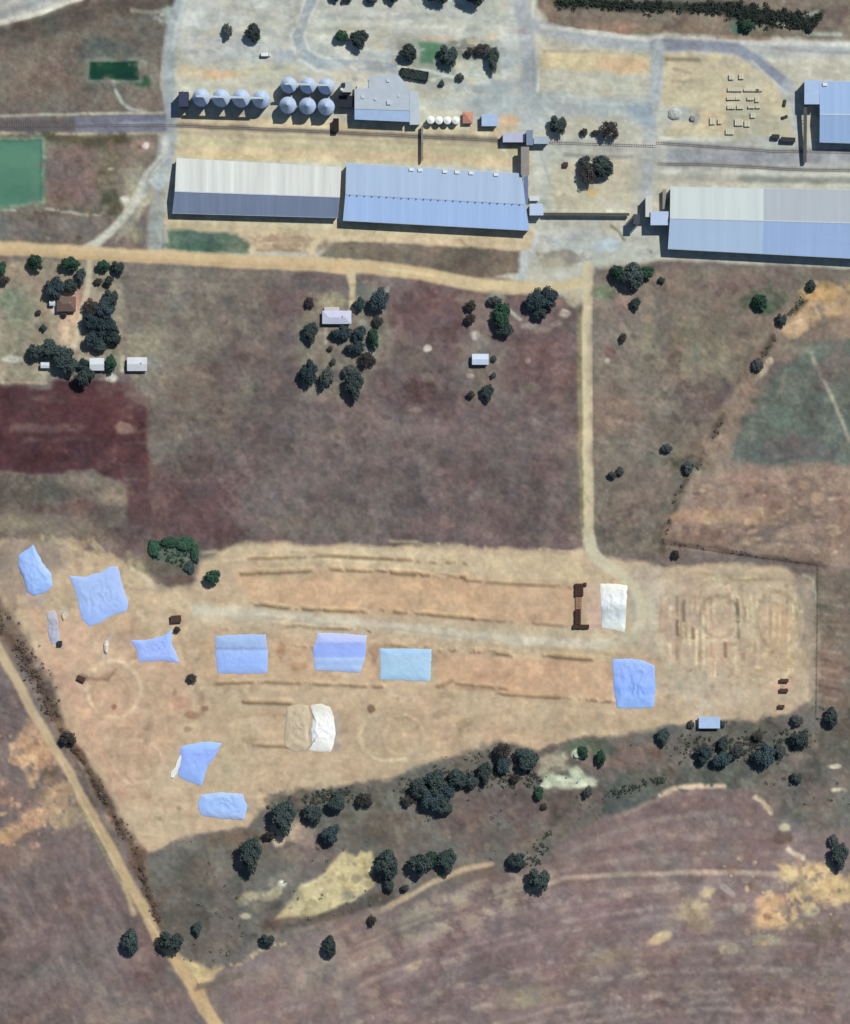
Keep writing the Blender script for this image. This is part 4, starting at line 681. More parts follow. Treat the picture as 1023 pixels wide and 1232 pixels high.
SI = [(243,119,1,'westernmost steel silo of the long front row by the gravel road'),(267,119.5,1,'second steel silo from the gravel road in the long front row'),(291,120,1,'third steel silo from the gravel road in the long front row'),(315,121,1,'last steel silo of the four-silo row, next to the gap'),
      (348,104,.92,'west silo of the back row of three, northwest of the mill'),(371,104.5,.92,'middle silo of the back row of three, northwest of the mill'),(393,105.5,.92,'east silo of the back row, beside the elevator tower'),
      (347,128,.95,'west silo of the front row of three, just east of the gap'),(370.5,129,.95,'middle silo of the front row of three, before the back row'),(393,130,.95,'east silo of the front row of three, beside the dark shed')]
t['label'] = SI[0][3]; LABELS.append(SI[0][3])
for u, v, s, l in SI[1:]: copy_tree(t, W(u, v), l, scale=(s, s, s))
def gallery(name, label, p, q, z0, z1, wdt, roofm, legs, cat='conveyor', lz=None):
    A = W(p[0], p[1], z0); B = W(q[0], q[1], z1); base = W(p[0], p[1], 0); t = thing(name, label, cat, base)
    MB(base).bar(A, B, wdt, 1.6).build('housing', M_WALL, t)
    up = Vector((0,0,.9)); MB(base).bar(A + up, B + up, wdt + .3, .12).build('roof', roofm, t)
    for s in legs:
        P0 = lerp(A, B, s); d = (B - A); d.z = 0; d.normalize(); nrm = Vector((-d.y, d.x, 0)); m = MB(base); g0 = (lz if lz is not None else -.3)
        for sg in (-1, 1): m.bar(Vector((P0.x, P0.y, g0)) + nrm * sg * (wdt * .5 + .5), P0 + nrm * sg * wdt * .4 - Vector((0,0,.8)), .22)
        m.bar(Vector((P0.x, P0.y, (P0.z + g0) * .5)) + nrm * (wdt * .5), Vector((P0.x, P0.y, (P0.z + g0) * .5)) - nrm * (wdt * .5), .14)
        m.build('trestle', M_DARKM, t)
    return t
gallery('silo_catwalk', 'straight steel catwalk running over the tops of the four-silo row', (238,118.8), (320,121.2), 16.0, 16.0, .9, M_GALV, [0.06,.33,.62,.93], 'catwalk', 15.3)
gallery('silo_catwalk', 'steel catwalk over the back row of three silos to the elevator tower', (344,103.8), (409,106), 15.0, 15.0, .8, M_GALV, [.06,.4,.75], 'catwalk', 14.1)
gallery('conveyor_gallery', 'taupe roofed conveyor gallery running north-south past the pale blue shed\'s east end', (631.5,178), (631.5,212), 7.5, 7.5, 4.6, RTaupe, [.15,.5,.9])
gallery('conveyor_gallery', 'narrow blue-grey conveyor leading down from the taupe gallery to the annex', (632.5,213), (632.5,246), 7.4, 5.5, 2.4, mat('slate_blue_roof', (112,126,160), .6, .1, .3), [.3,.7])
gallery('conveyor_bridge', 'long thin dark conveyor bridge crossing the road between the two eastern sheds', (654,258), (757,258.5), 2.6, 2.8, 1.4, mat('bridge_roof_grey', (84,80,72), .7, .12, .4), [.12,.38,.7,.96])
gallery('conveyor_bridge', 'thin grey pipe bridge from the mill over the sidings to the blue shed', (508,152), (508,194), 2.4, 2.4, .8, mat('pipe_grey', (132,130,116), .7, .1, .4), [.1,.5,.9])
gallery('conveyor_gallery', 'steep dark conveyor gallery south of the small annex by the northeast hall', (968,128), (968,196), 5.5, 2.0, 1.8, mat('dark_gallery_roof', (88,86,84), .7, .15, .4), [.25,.55,.8])
base = W(765,265); t = thing('elevator_tower', 'dark lattice elevator tower at the east end of the conveyor bridge', 'tower', base)
m = MB(base)
for a, b in ((-1.6,-2.6),(1.6,-2.6),(1.6,2.6),(-1.6,2.6)): m.bar(base + Vector((a,b,-.3)), base + Vector((a,b,9)), .3)
for k in range(4):
    z0, z1 = k * 2.2 + .2, k * 2.2 + 2.3
    for (a, b), (c, d) in (((-1.6,-2.6),(1.6,-2.6)),((1.6,-2.6),(1.6,2.6)),((1.6,2.6),(-1.6,2.6)),((-1.6,2.6),(-1.6,-2.6))):
        m.bar(base + Vector((a,b,z0)), base + Vector((c,d,z1)), .14); m.bar(base + Vector((c,d,z0)), base + Vector((a,b,z1)), .14)
m.build('frame', M_DARKM, t); MB(base).box(base + Vector((0,0,4.6)), (2.4,4.4,8.6)).build('shaft', M_DARKM, t); MB(base).box(base + Vector((0,0,9.4)), (3.8,6,.8)).build('head_house', mat('slate_head', (70,74,84), .6, .15, .4), t)
flat('weighbridge_office', 'flat lavender roofed office west of the taupe conveyor gallery', 'office', 605, 160.5, 632, 172, 5.2, RL, M_WALL, win=2)
flat('intake_tower', 'blue-grey tower rising over the north end of the taupe gallery', 'tower', 633, 158, 641, 176, 8.5, mat('tower_slate', (128,142,164), .6, .1, .3), M_WALL, win=0)
flat('truck_canopy', 'pale canopy on the east side of the blue-grey tower', 'canopy', 642, 165, 660, 174, 5.5, mat('canopy_roof', (168,184,196), .6, .08, .3), M_WALL, win=0)
# white tanks
base = W(518.5,145); t = thing('storage_tank', 'western of four white tanks, nearest the mill', 'tank', base, 'white upright tanks in a row')
m = MB(base); m.cyl(base.x, base.y, -.3, 4.4, 2.3, 2.3, 24); m.build('shell', mat('tank_grey', (196,198,194), .6, .06, .4), t)
m = MB(base); m.cyl(base.x, base.y, 4.4, 5.3, 2.35, .3, 24); m.build('roof', mat('tank_white', (244,246,240), .5, .04, .4), t)
m = MB(base); m.bar(base + Vector((2.4,0,0)), base + Vector((2.4,0,4.5)), .3, .08); m.build('ladder', M_GALV, t)
for u, l in ((528.5,'second of four white tanks counting from the mill'),(538.5,'third of four white tanks counting from the mill'),(548.5,'easternmost of four white tanks, nearest the terracotta hut')): copy_tree(t, W(u, 145.5), l)
def house(name, label, u0, v0, u1, v1, h, rise, roofm, wallm=None, cat='house', hip=True, chim=False, group=None):
    a = W(u0,v1); b = W(u1,v0); base = W((u0+u1)/2,(v0+v1)/2); t = thing(name, label, cat, base, group); x0,y0,x1,y1 = a.x,a.y,b.x,b.y
    k = .45; MB(base).plan([(x0+k,y0+k),(x1-k,y0+k),(x1-k,y1-k),(x0+k,y1-k)], -.4, h).build('wall', wallm or M_PLASTER, t)
    r = MB(base); lx = x1-x0; ly = y1-y0; ym = (y0+y1)/2; xm = (x0+x1)/2; e = min(ly/2, lx*.3) if hip else 0
    if lx >= ly: ra, rb = (x0+e,ym), (x1-e,ym)
    else: e = lx/2 if hip else 0; ra, rb = (xm,y0+e), (xm,y1-e)
    vs = [(x0,y0,h),(x1,y0,h),(x1,y1,h),(x0,y1,h),(ra[0],ra[1],h+rise),(rb[0],rb[1],h+rise)]
    fs = [(0,1,5,4),(2,3,4,5),(1,2,5),(3,0,4)] if lx >= ly else [(1,2,5,4),(3,0,4,5),(0,1,4),(2,3,5)]
    r.add(vs, fs + [(3,2,1,0)]); ro = r.build('roof', roofm, t)
    if chim: MB(base).box((xm + lx*.2, ym + .6, h + rise*.8), (.7,.7,1.4)).build('chimney', M_CONC, ro)
    MB(base).box((x0*.6+x1*.4, y0+k-.03, 1.0), (1.0,.1,2.0)).build('door', M_WOOD, t)
    for q in (.18,.7):
        f = MB(base).box((x0+lx*q, y0+k-.03, 1.5), (1.3,.08,1.0)).build('window', M_WHITE, t); MB(base).box((x0+lx*q, y0+k-.07, 1.5), (1.1,.06,.8)).build('pane', M_GLASS, f)
    return t
house('hut', 'terracotta roofed hut between the white tanks and the small blue shed', 557, 135, 569, 149, 2.8, 1.2, RTer, cat='hut')
flat('shed', 'small bright blue shed east of the terracotta hut', 'shed', 579.5, 138, 599, 152.5, 4.2, RB, M_WALL, win=1)
house('house', 'white roofed cottage tucked between dark trees at the western homestead', 108.5, 431, 126, 446, 2.8, 1.0, RW, hip=False)
house('house', 'whitish square cottage in the open east of the western homestead', 153.5, 430, 177.5, 446.5, 2.8, 1.0, mat('mixed_white_roof', (210,212,220), .6, .10, .25), hip=False, chim=True)
house('hut', 'tiny white hut on the south edge of the western tree clump', 49.5, 436, 60, 443, 2.6, .5, RW, cat='hut', hip=False)
house('house', 'red-brown tiled farmhouse beside the drive of the western homestead', 69, 357, 92, 375, 3.0, 1.5, RTile, chim=True)
house('hut', 'little grey outbuilding west of the red-brown farmhouse', 60, 362, 67, 368, 2.5, .5, RW, cat='hut', hip=False)
t = house('house', 'pale lavender roofed farmhouse at the head of the middle drive', 388, 374, 423, 390, 3.0, 1.0, mat('farmhouse_lavender', (200,202,224), .6, .07, .3), chim=True)
b0 = t.location; MB(b0).plan([W(391,370),W(408,370),W(408,374.4),W(391,374.4)], -.4, 2.6).build('porch', M_PLASTER, t); MB(b0).plan([W(390.5,369.5),W(408.5,369.5),W(408.5,374.2),W(390.5,374.2)], 2.6, 2.75).build('porch_roof', mat('porch_cream', (200,198,196), .7, .06, .4), t)
house('house', 'small blue-white roofed cottage in the eastern homestead', 568, 426, 588, 439, 3.2, .8, mat('cottage_bluewhite', (204,216,236), .6, .06, .3), hip=False)
flat('shed', 'small light blue shed at the yard\'s south edge among bushes', 'shed', 840.5, 862, 866, 876, 3.2, mat('shed_light_blue', (176,198,232), .55, .10, .3), M_WALL, win=1)
# ------------------------------------------------------------------ sheets spread over the bunkers and stockpiles
def sheet_mat(name, bands, rough=.5, var=.08):
    """woven plastic in joined widths; bands = [(fraction from the north edge, colour)] in object space"""
    m, n, b = new_mat(name); tc = n.nodes.new('ShaderNodeTexCoord'); sp = n.nodes.new('ShaderNodeSeparateXYZ'); n.links.new(tc.outputs['Generated'], sp.inputs[0])
    nz = n.nodes.new('ShaderNodeTexNoise'); nz.inputs['Scale'].default_value = 7; nz.inputs['Detail'].default_value = 5
    n.links.new(tc.outputs['Generated'], nz.inputs['Vector'])
    ma = n.nodes.new('ShaderNodeMath'); ma.operation = 'MULTIPLY_ADD'; ma.inputs[1].default_value = .10; n.links.new(nz.outputs[0], ma.inputs[0]); n.links.new(sp.outputs['Y'], ma.inputs[2])
    ms = n.nodes.new('ShaderNodeMath'); ms.operation = 'SUBTRACT'; ms.inputs[1].default_value = .05; n.links.new(ma.outputs[0], ms.inputs[0])
    cr = n.nodes.new('ShaderNodeValToRGB'); n.links.new(ms.outputs[0], cr.inputs[0]); e = cr.color_ramp
    bb = sorted([(1 - f, c) for f, c in bands]); e.elements[0].position = max(0, bb[0][0]); e.elements[0].color = alb(bb[0][1], 1.08)
    e.elements[1].position = min(1, bb[-1][0]); e.elements[1].color = alb(bb[-1][1], 1.08)
    for f, c in bb[1:-1]: q = e.elements.new(f); q.color = alb(c, 1.08)
    n2 = n.nodes.new('ShaderNodeTexNoise'); n2.inputs['Scale'].default_value = 14; n2.inputs['Detail'].default_value = 6; n.links.new(tc.outputs['Generated'], n2.inputs['Vector'])
    mr = n.nodes.new('ShaderNodeMapRange'); mr.inputs[1].default_value = .3; mr.inputs[2].default_value = .7; mr.inputs[3].default_value = 1 - var; mr.inputs[4].default_value = 1 + var; n.links.new(n2.outputs[0], mr.inputs[0])
    vm = n.nodes.new('ShaderNodeVectorMath'); vm.operation = 'SCALE'; n.links.new(cr.outputs[0], vm.inputs[0]); n.links.new(mr.outputs[0], vm.inputs['Scale']); n.links.new(vm.outputs[0], b.inputs['Base Color'])
    b.inputs['Roughness'].default_value = rough; b.inputs['Specular IOR Level'].default_value = .15
    return m
def sheet(label, pts, m, h=.9, seed=1, wr=.10, name='tarpaulin', cat='tarpaulin', group='plastic sheets spread over the yard', wsc=5.0, hem=True):
    rnd = random.Random(seed); cu = sum(p[0] for p in pts) / len(pts); cv = sum(p[1] for p in pts) / len(pts); base = W(cu, cv, height(cu, cv))
    rim = []
    for k in range(len(pts)):
        a, b = pts[k], pts[(k + 1) % len(pts)]; n = max(1, int(math.hypot(b[0]-a[0], b[1]-a[1]) / 3))
        for q in range(n):
            s = q / n; j = .5 if q else 0; rim.append((a[0] + (b[0]-a[0])*s + rnd.uniform(-j, j), a[1] + (b[1]-a[1])*s + rnd.uniform(-j, j)))
    NR = 22; N = len(rim); us = []; 
    ts = [1.0, .97] + [.95 * (1 - k / NR) for k in range(NR)]
    U = np.array([[cu + (p[0]-cu)*t_ for p in rim] for t_ in ts], np.float32); V = np.array([[cv + (p[1]-cv)*t_ for p in rim] for t_ in ts], np.float32)
    wn = fbm(U, V, wsc * 2.2, 900 + seed, 3, .6); wr2 = np.abs(fbm(U + 7 * wn, V * .5, wsc, 950 + seed, 2))
    vs = []; fs = []
    for i, t_ in enumerate(ts):
        prof = 1 - (1 - min(1, (1 - t_) / .5)) ** 2
        for k in range(N):
            z = height(U[i, k], V[i, k]) + .12 + h * prof + (1.5 * wr * (wn[i, k] - 1.0 * wr2[i, k] + .25) * 2 * min(1, (1 - t_) * 3) if t_ < 1 else 0) if t_ < 1 else height(U[i, k], V[i, k]) - .15
            vs.append(W(U[i, k], V[i, k], z))
    for i in range(len(ts) - 1):
        for k in range(N): a = i * N + k; b = i * N + (k + 1) % N; fs.append((a, b, b + N, a + N))
    vs.append(W(cu, cv, height(cu, cv) + .12 + h)); c0 = len(vs) - 1; l0 = (len(ts) - 1) * N
    for k in range(N): fs.append((l0 + k, l0 + (k + 1) % N, c0))
    mb = MB(base); mb.add(vs, fs); o = mb.build(name, m, None, True); tag(o, label, cat, group)
    return o
A_ = (164,188,240); B_ = (150,176,244); G_ = (160,180,216); P_ = (184,198,238)
sheet('narrow bright blue sheet at the yard\'s northwest corner', [(40,655),(52,678),(62,690),(64,705),(55,713),(40,717),(33,712),(28,695),(22,682),(22,668)], sheet_mat('blue_sheet_corner', [(0,(150,184,238)),(.4,(160,188,244)),(1,(152,186,244))]), 1.3, 1, .18)
sheet('large four-cornered pale blue sheet with its northeast corner pulled out', [(82,692),(100,694),(122,688),(132,681),(142,681),(148,705),(155,726),(153,735),(135,741),(120,750),(107,754),(98,745),(94,725),(88,705)], sheet_mat('blue_sheet_large', [(0,(166,186,232)),(.5,(164,188,234)),(1,(158,184,242))], var=.08), .8, 2, .12)
sheet('small kite-shaped blue sheet with drawn-out corners', [(157,770),(175,770),(196,765),(207,757),(207,775),(212,785),(216,798),(195,795),(167,797),(164,782)], sheet_mat('blue_sheet_kite', [(0,(156,190,236)),(.4,(156,180,246)),(1,(162,184,240))]), .7, 3, .12)
sheet('squarish blue sheet, westernmost of three in the middle row', [(259,765),(290,763),(320,763),(323,785),(322,810),(290,811),(262,811),(259,788)], sheet_mat('blue_sheet_square', [(0,(158,184,226)),(.3,(156,178,218)),(.36,(136,158,206)),(.42,(162,188,236)),(.7,(150,180,246)),(1,(158,182,232))], var=.05), .8, 4, .07)
sheet('striped blue and lilac sheet, middle one of the middle row', [(382,761),(412,762),(442,764),(440,790),(434,810),(405,808),(379,807),(376,784)], sheet_mat('blue_sheet_striped', [(0,(186,192,240)),(.2,(182,192,240)),(.27,(150,172,226)),(.4,(152,174,240)),(.58,(150,174,236)),(.64,(174,196,236)),(.75,(160,184,226)),(.85,(172,196,234)),(1,(160,180,226))], var=.04), .8, 5, .05)
sheet('pale aqua sheet, easternmost of three in the middle row', [(457,780),(490,780),(520,781),(519,800),(518,820),(488,819),(457,818),(457,798)], sheet_mat('aqua_sheet', [(0,(160,196,230)),(.3,(168,198,222)),(1,(164,200,226))], var=.06), .7, 6, .06)
sheet('isolated blue sheet with a folded patch, by the haul road loop', [(737,793),(760,792),(776,795),(788,801),(789,830),(787,851),(765,853),(742,852),(738,825)], sheet_mat('blue_sheet_east', [(0,(156,184,242)),(.3,(150,178,244)),(.6,(140,172,240)),(1,(152,186,246))], var=.10), .9, 7, .26, wsc=8)
o = sheet('blade-shaped bright blue sheet with a white torn western edge', [(217,898),(240,893),(254,892),(267,894),(258,912),(250,922),(246,936),(243,946),(225,940),(214,934),(216,915)], sheet_mat('blue_sheet_blade', [(0,(156,190,240)),(.3,(152,176,248)),(1,(150,184,246))], var=.04), 1.0, 8, .09)
mb = MB(o.location); fl = [(217,908),(213,916),(211,923),(206,929),(205,935),(209,936),(213,930),(217,921),(219,910)]
mb.prism([W(u, v, .25) for u, v in fl], [W(u, v, .45 + .2 * (k % 2)) for k, (u, v) in enumerate(fl)]); f = mb.build('torn_flap', M_WHITE, o); f['label'] = 'white torn flap'
sheet('small lens-shaped light blue sheet by the southern trees', [(241,956),(268,953),(292,955),(298,970),(295,987),(265,985),(241,981),(238,968)], sheet_mat('blue_sheet_lens', [(0,(168,192,226)),(.4,(158,188,242)),(1,(164,188,228))], var=.08), .8, 9, .16)
sheet('white sheet with grey hollows at the east end of the long bunker', [(722,702),(740,702),(755,704),(754,730),(752,762),(738,758),(724,756),(723,730)], sheet_mat('white_sheet_rect', [(0,(228,230,216)),(.35,(236,242,240)),(.55,(184,192,194)),(.7,(206,214,216)),(.85,(226,230,226)),(1,(208,206,192))], var=.12), .7, 10, .22, wsc=7)
sheet('white crescent of crumpled sheeting over half a brown heap', [(373,848),(386,846),(397,850),(402,862),(404,880),(402,895),(398,905),(384,905),(370,903),(376,896),(374,880),(377,862)], sheet_mat('white_sheet_crescent', [(0,(214,208,194)),(.3,(232,232,226)),(.6,(238,240,238)),(1,(228,226,216))], var=.10), .8, 11, .25)
sheet('grey-brown spoil heap half covered by the white crescent sheet', [(345,851),(358,847),(371,848),(374,862),(371,880),(373,896),(368,903),(355,905),(343,900),(342,880),(344,866)], mat('heap_earth', (200,184,158), 1, .16, .25, spec=0), .8, 12, .2, name='spoil_heap', cat='heap', group=None, hem=False)
sheet('faded grey-blue strip of sheeting below the narrow corner sheet', [(56,736),(66,734),(70,745),(71,760),(72,774),(62,776),(58,762),(58,748)], sheet_mat('faded_sheet', [(0,(188,184,200)),(.4,(170,168,178)),(1,(172,182,206))], var=.14), .4, 13, .2)
# loose things on the yard
base = W(697,729); t = thing('bale_wall', 'dark brown bracket-shaped bale wall west of the white sheet', 'wall', base); MBk = mat('dark_bales', (74,54,48), .95, .25, .7); MBl = mat('paler_bales', (150,118,102), .95, .2, .7)
for (u0, v0, u1, v1, h, m) in [(692,702,702,717,2.0,MBk),(702.2,701,706,705,1.6,MBk),(692.5,717.3,700,733,1.0,MBl),(692,733.3,699,751,2.0,MBk),(689.5,751.3,709,756,1.8,MBk)]:
    for a in range(max(1, int((u1-u0)/3.4))):
        pass
    na = max(1, round((u1-u0)/3.4)); nb = max(1, round((v1-v0)/3.4)); mb = MB(base)
    for a in range(na):
        for b in range(nb):
            c = W(u0 + (a+.5)*(u1-u0)/na, v0 + (b+.5)*(v1-v0)/nb, h/2 - .1 + random.uniform(-.2,.15)); mb.box(c, ((u1-u0)/na*S - .08, (v1-v0)/nb*S - .08, h), random.uniform(-.05,.05))
    mb.build('bale_stack', m, t)
M_TYRE = mat('tyre_rubber', (34,34,36), .9, .1, 2); M_CARD = mat('dark_car_paint', (64,64,66), .35, .08, .4, spec=.5); M_CARW = mat('white_car_paint', (232,232,230), .4, .04, .4, spec=.5)
def wheels(base, t, L_, Wd, ca, sa, r=.36):
    for a in (-.32, .32):
        for b in (-.5, .5):
            x, y = a * L_, b * Wd; c = base + Vector((x*ca - y*sa, x*sa + y*ca, r)); n = 14; ax = Vector((-sa, ca, 0)) * .12; e1 = Vector((ca, sa, 0)); m = MB(base)
            ringv = [e1 * math.cos(2*math.pi*k/n) * r + Vector((0,0,1)) * math.sin(2*math.pi*k/n) * r for k in range(n)]
            m.prism([c - ax + q for q in ringv], [c + ax + q for q in ringv]); m.build('wheel', M_TYRE, t)
def car(name, label, cat, u, v, L_, Wd, H_, deg, paint, cab=(-.30,.22), group=None, van=False):
    base = W(u, v, 0); t = thing(name, label, cat, base, group); ca, sa = math.cos(R(deg)), math.sin(R(deg))
    def q(x, y, z): return base + Vector((x*ca - y*sa, x*sa + y*ca, z))
    def loft(secs, name_, m_):   # (x, halfwidth, z0, z1)
        mb = MB(base); n = len(secs); vs = []
        for x, w_, z0, z1 in secs: vs += [q(x,-w_,z0), q(x,w_,z0), q(x,w_*1.0,z0+(z1-z0)*.7), q(x,w_*.86,z1), q(x,-w_*.86,z1), q(x,-w_,z0+(z1-z0)*.7)]
        fs = [tuple(range(6)), tuple(range((n-1)*6, n*6))]
        for i in range(n-1):
            for k in range(6): fs.append((i*6+k, i*6+(k+1)%6, (i+1)*6+(k+1)%6, (i+1)*6+k))
        mb.add(vs, fs); return mb.build(name_, m_, t)
    h = Wd/2; bz = H_*.58
    if van: loft([(-L_*.5,h*.96,.35,H_*.97),(-L_*.2,h,.35,H_),(L_*.2,h,.35,H_),(L_*.3,h*.98,.35,H_*.9),(L_*.38,h*.96,.35,H_*.55),(L_*.5,h*.85,.35,H_*.45)], 'body', paint)
    else: loft([(-L_*.5,h*.85,.4,bz*.9),(-L_*.42,h,.3,bz),(L_*.2,h,.3,bz),(L_*.42,h*.95,.3,bz*.9),(L_*.5,h*.8,.4,bz*.7)], 'body', paint); loft([(L_*cab[0]-.4,h*.82,bz-.05,bz+.05),(L_*cab[0],h*.80,bz-.05,H_),(L_*cab[1]-.5,h*.80,bz-.05,H_),(L_*cab[1]+.3,h*.86,bz-.05,bz+.05)], 'cabin', M_GLASS); mb = MB(base); vs=[q(L_*cab[0]+.05,-h*.7,H_+.02),q(L_*cab[1]-.55,-h*.7,H_+.02),q(L_*cab[1]-.55,h*.7,H_+.02),q(L_*cab[0]+.05,h*.7,H_+.02)]; mb.prism(vs,[p+Vector((0,0,.05)) for p in vs]); mb.build('roof', paint, t)
    if van:
        mb = MB(base); vs = [q(L_*.31,-h*.78,H_*.93),q(L_*.385,-h*.78,H_*.60),q(L_*.385,h*.78,H_*.60),q(L_*.31,h*.78,H_*.93)]; mb.prism(vs,[p+Vector((ca*.06,sa*.06,.05)) for p in vs]); mb.build('windscreen', M_GLASS, t)
    wheels(base, t, L_, Wd*.92, ca, sa)
    return t
car('van', 'white van with a dark shadowed load parked beside the dark round tree', 'van', 320, 66, 5.6, 2.2, 2.5, 0, M_CARW, van=True)
car('parked_car', 'northern of two small dark cars on the tan ground west of the blue hall', 'car', 944, 124, 4.3, 1.8, 1.5, 80, M_CARD, group='dark cars west of the blue hall')
car('parked_car', 'southern of two small dark cars on the tan ground west of the blue hall', 'car', 944, 141, 4.0, 1.7, 1.5, 20, M_CARD, group='dark cars west of the blue hall')
def wagon(name, label, cat, u, v, L_, Wd, H_, deg, m_, top, group=None):
    base = W(u, v, 0); t = thing(name, label, cat, base, group); ca, sa = math.cos(R(deg)), math.sin(R(deg))
    MB(base).box(base + Vector((0,0,.95)), (L_, Wd*.8, .25), R(deg)).build('chassis', M_DARKM, t)
    mb = MB(base); rz = R(deg)
    for x, y, dx, dy in ((0,Wd/2,L_,.12),(0,-Wd/2,L_,.12),(L_/2-.06,0,.12,Wd-.13),(-L_/2+.06,0,.12,Wd-.13)):
        mb.box(base + Vector((x*ca-y*sa, x*sa+y*ca, 1.1+(H_-1.1)/2)), (dx, dy, H_-1.1), rz)
    mb.build('side_panel', m_, t)
    MB(base).box(base + Vector((0,0,1.1+(H_-1.1)*.8)), (L_-.3, Wd-.3, .2), rz).build('load_bed', top, t)
    wheels(base, t, L_, Wd*.85, ca, sa, .45)
M_DKW = mat('dark_wagon_paint', (46,46,46), .7, .2, .5); M_RUST = mat('rusty_steel', (84,58,50), .8, .25, .6)
wagon('rail_wagon', 'short dark wagon, western of two below the small-stack yard', 'wagon', 933, 164.6, 4.6, 2.4, 2.6, -3, M_DKW, M_DARKM, 'dark wagons on the eastern siding')
wagon('rail_wagon', 'long dark wagon, eastern of two, beside the steep conveyor', 'wagon', 948, 168.4, 8.6, 2.6, 2.8, -3, M_DKW, M_DARKM, 'dark wagons on the eastern siding')
wagon('farm_trailer', 'northern of three rusty trailers in the pen\'s southeast corner', 'trailer', 943.5, 818.5, 5.2, 2.0, 1.9, 0, M_RUST, M_RUST, 'rusty trailers in the pen')
wagon('farm_trailer', 'middle one of three rusty trailers in the pen\'s southeast corner', 'trailer', 943, 830.5, 5.0, 2.2, 1.7, 0, M_RUST, M_RUST, 'rusty trailers in the pen')
wagon('farm_trailer', 'southern, smallest of three rusty trailers in the pen\'s corner', 'trailer', 940, 850, 3.8, 2.0, 1.7, 0, M_RUST, M_RUST, 'rusty trailers in the pen')
wagon('farm_trailer', 'small dark trailer beside the faded grey-blue sheeting strip', 'trailer', 72.5, 774, 3.0, 2.6, 2.0, 90, M_DKW, M_DARKM)
wagon('farm_trailer', 'dark brown trailer north of the kite-shaped blue sheet', 'trailer', 212, 744.5, 6.2, 4.2, 2.1, 5, mat('brown_trailer', (88,68,58), .8, .2, .5), M_RUST)
wagon('water_trailer', 'small reddish trailer west of the big tree in the turning circle', 'trailer', 680.5, 198, 3.0, 2.6, 2.0, 0, mat('reddish_paint', (120,84,76), .7, .15, .5), M_RUST)
wagon('spoil_skip', 'dark skip beside the drive east of the blade-shaped sheet ring', 'skip', 98, 816.5, 5.0, 3.0, 1.6, -25, mat('skip_brown', (104,84,70), .8, .2, .5), M_RUST)
# low pale stacks in the yard north of the sidings
ST = [(880,93,3,3),(892,92.5,3,3),(880.5,108,5,2.2),(889,108,4,2.2),(904,108.5,9,1.6),(913,108.5,4,1.6),(879.5,118.5,5,2),(888,118.5,3,1.8),(903,119,4,1.8),(911,120,2.5,3),(880,129,5,2.4),(890.5,129,4,2.4),(904,129,4,1.6),(912,129,3,1.6),(866,146.5,2.5,3),(889,147.5,5,4),(899,149,3.5,3.5),(878,159,5,3),(906,139,3,3),(857,146,3,4)]
mP = mat('pale_pallets', (206,200,178), .85, .10, .9)
def corner_words(k):
    u, v = ST[k][:2]; return None
WRD = ['northwest stack of two at the head of the yard of pale stacks','northeast stack of two at the head of the yard of pale stacks','first stack from the west in the row with the long thin stack','second stack from the west in the row with the long thin stack','long thin stack, widest of all the pale stacks','short stack at the east end of the row with the long thin stack','bright stack at the west end of the second row of four','small stack second from the west in the second row of four','flat stack third from the west in the second row of four','tall stack at the east end of the second row of four','bright wide stack at the west end of the third row','stack second from the west in the third row','stack third from the west in the third row','stack at the east end of the third row','narrow stack on the bare pinkish soil, nearer the pale yard','bulkiest stack, in the southern row of pale stacks','squat stack east of the bulkiest pale stack','southernmost pale stack, by the siding','lone stack between third and southern rows','upright stack farthest west on the bare pinkish soil']
for (u, v, w_, d_), l in zip(ST, WRD):
    base = W(u, v, 0); mb = MB(base)
    n = max(1, round(w_ / 1.4))
    for k in range(n):
        for lay in range(3): mb.box(base + Vector(((k+.5)*w_/n - w_/2, random.uniform(-.08,.08), .15 + lay*.42)), (w_/n - .12, d_ - .1*lay, .36))
    tag(mb.build('pallet_stack', mP, None), 'pale ' + l if not l.startswith('pale') else l, 'pallet stack', 'pale stacks in the northern yard')
def heap(label, u, v, ru, rv, h, m, seed, name='rubble_heap', cat='heap'):
    n = 14; rnd = random.Random(seed); pts = [(u + ru*math.cos(2*math.pi*k/n)*rnd.uniform(.8,1.15), v + rv*math.sin(2*math.pi*k/n)*rnd.uniform(.8,1.15)) for k in range(n)]
    return sheet(label, pts, m, h, seed, .3, name, cat, None, 4.0)
heap('pale grey rubble heap west of the pale stacks', 812, 137, 9, 8, 1.4, mat('rubble_grey', (180,182,178), .95, .22, .5), 41)
heap('small dark grey rubble heap just east of the pale one', 833, 143, 4, 4.5, 1.2, mat('rubble_dark', (132,136,136), .95, .2, .5), 42)
heap('crumpled white scrap heap between the large and kite-shaped sheets', 128, 779, 3.4, 9, .9, mat('scrap_white', (210,202,192), .8, .25, .8), 43, 'scrap_heap')
heap('whitish dumped pile at the head of the bare patch by the creek', 695, 908, 6, 5.5, 1.0, mat('lime_pile', (204,206,184), .95, .12, .6), 44)
heap('tiny pale gravel pile beside the faded sheeting strip', 77, 741, 3, 6, .7, mat('gravel_pale', (196,184,164), .95, .2, .8), 45, 'gravel_pile')
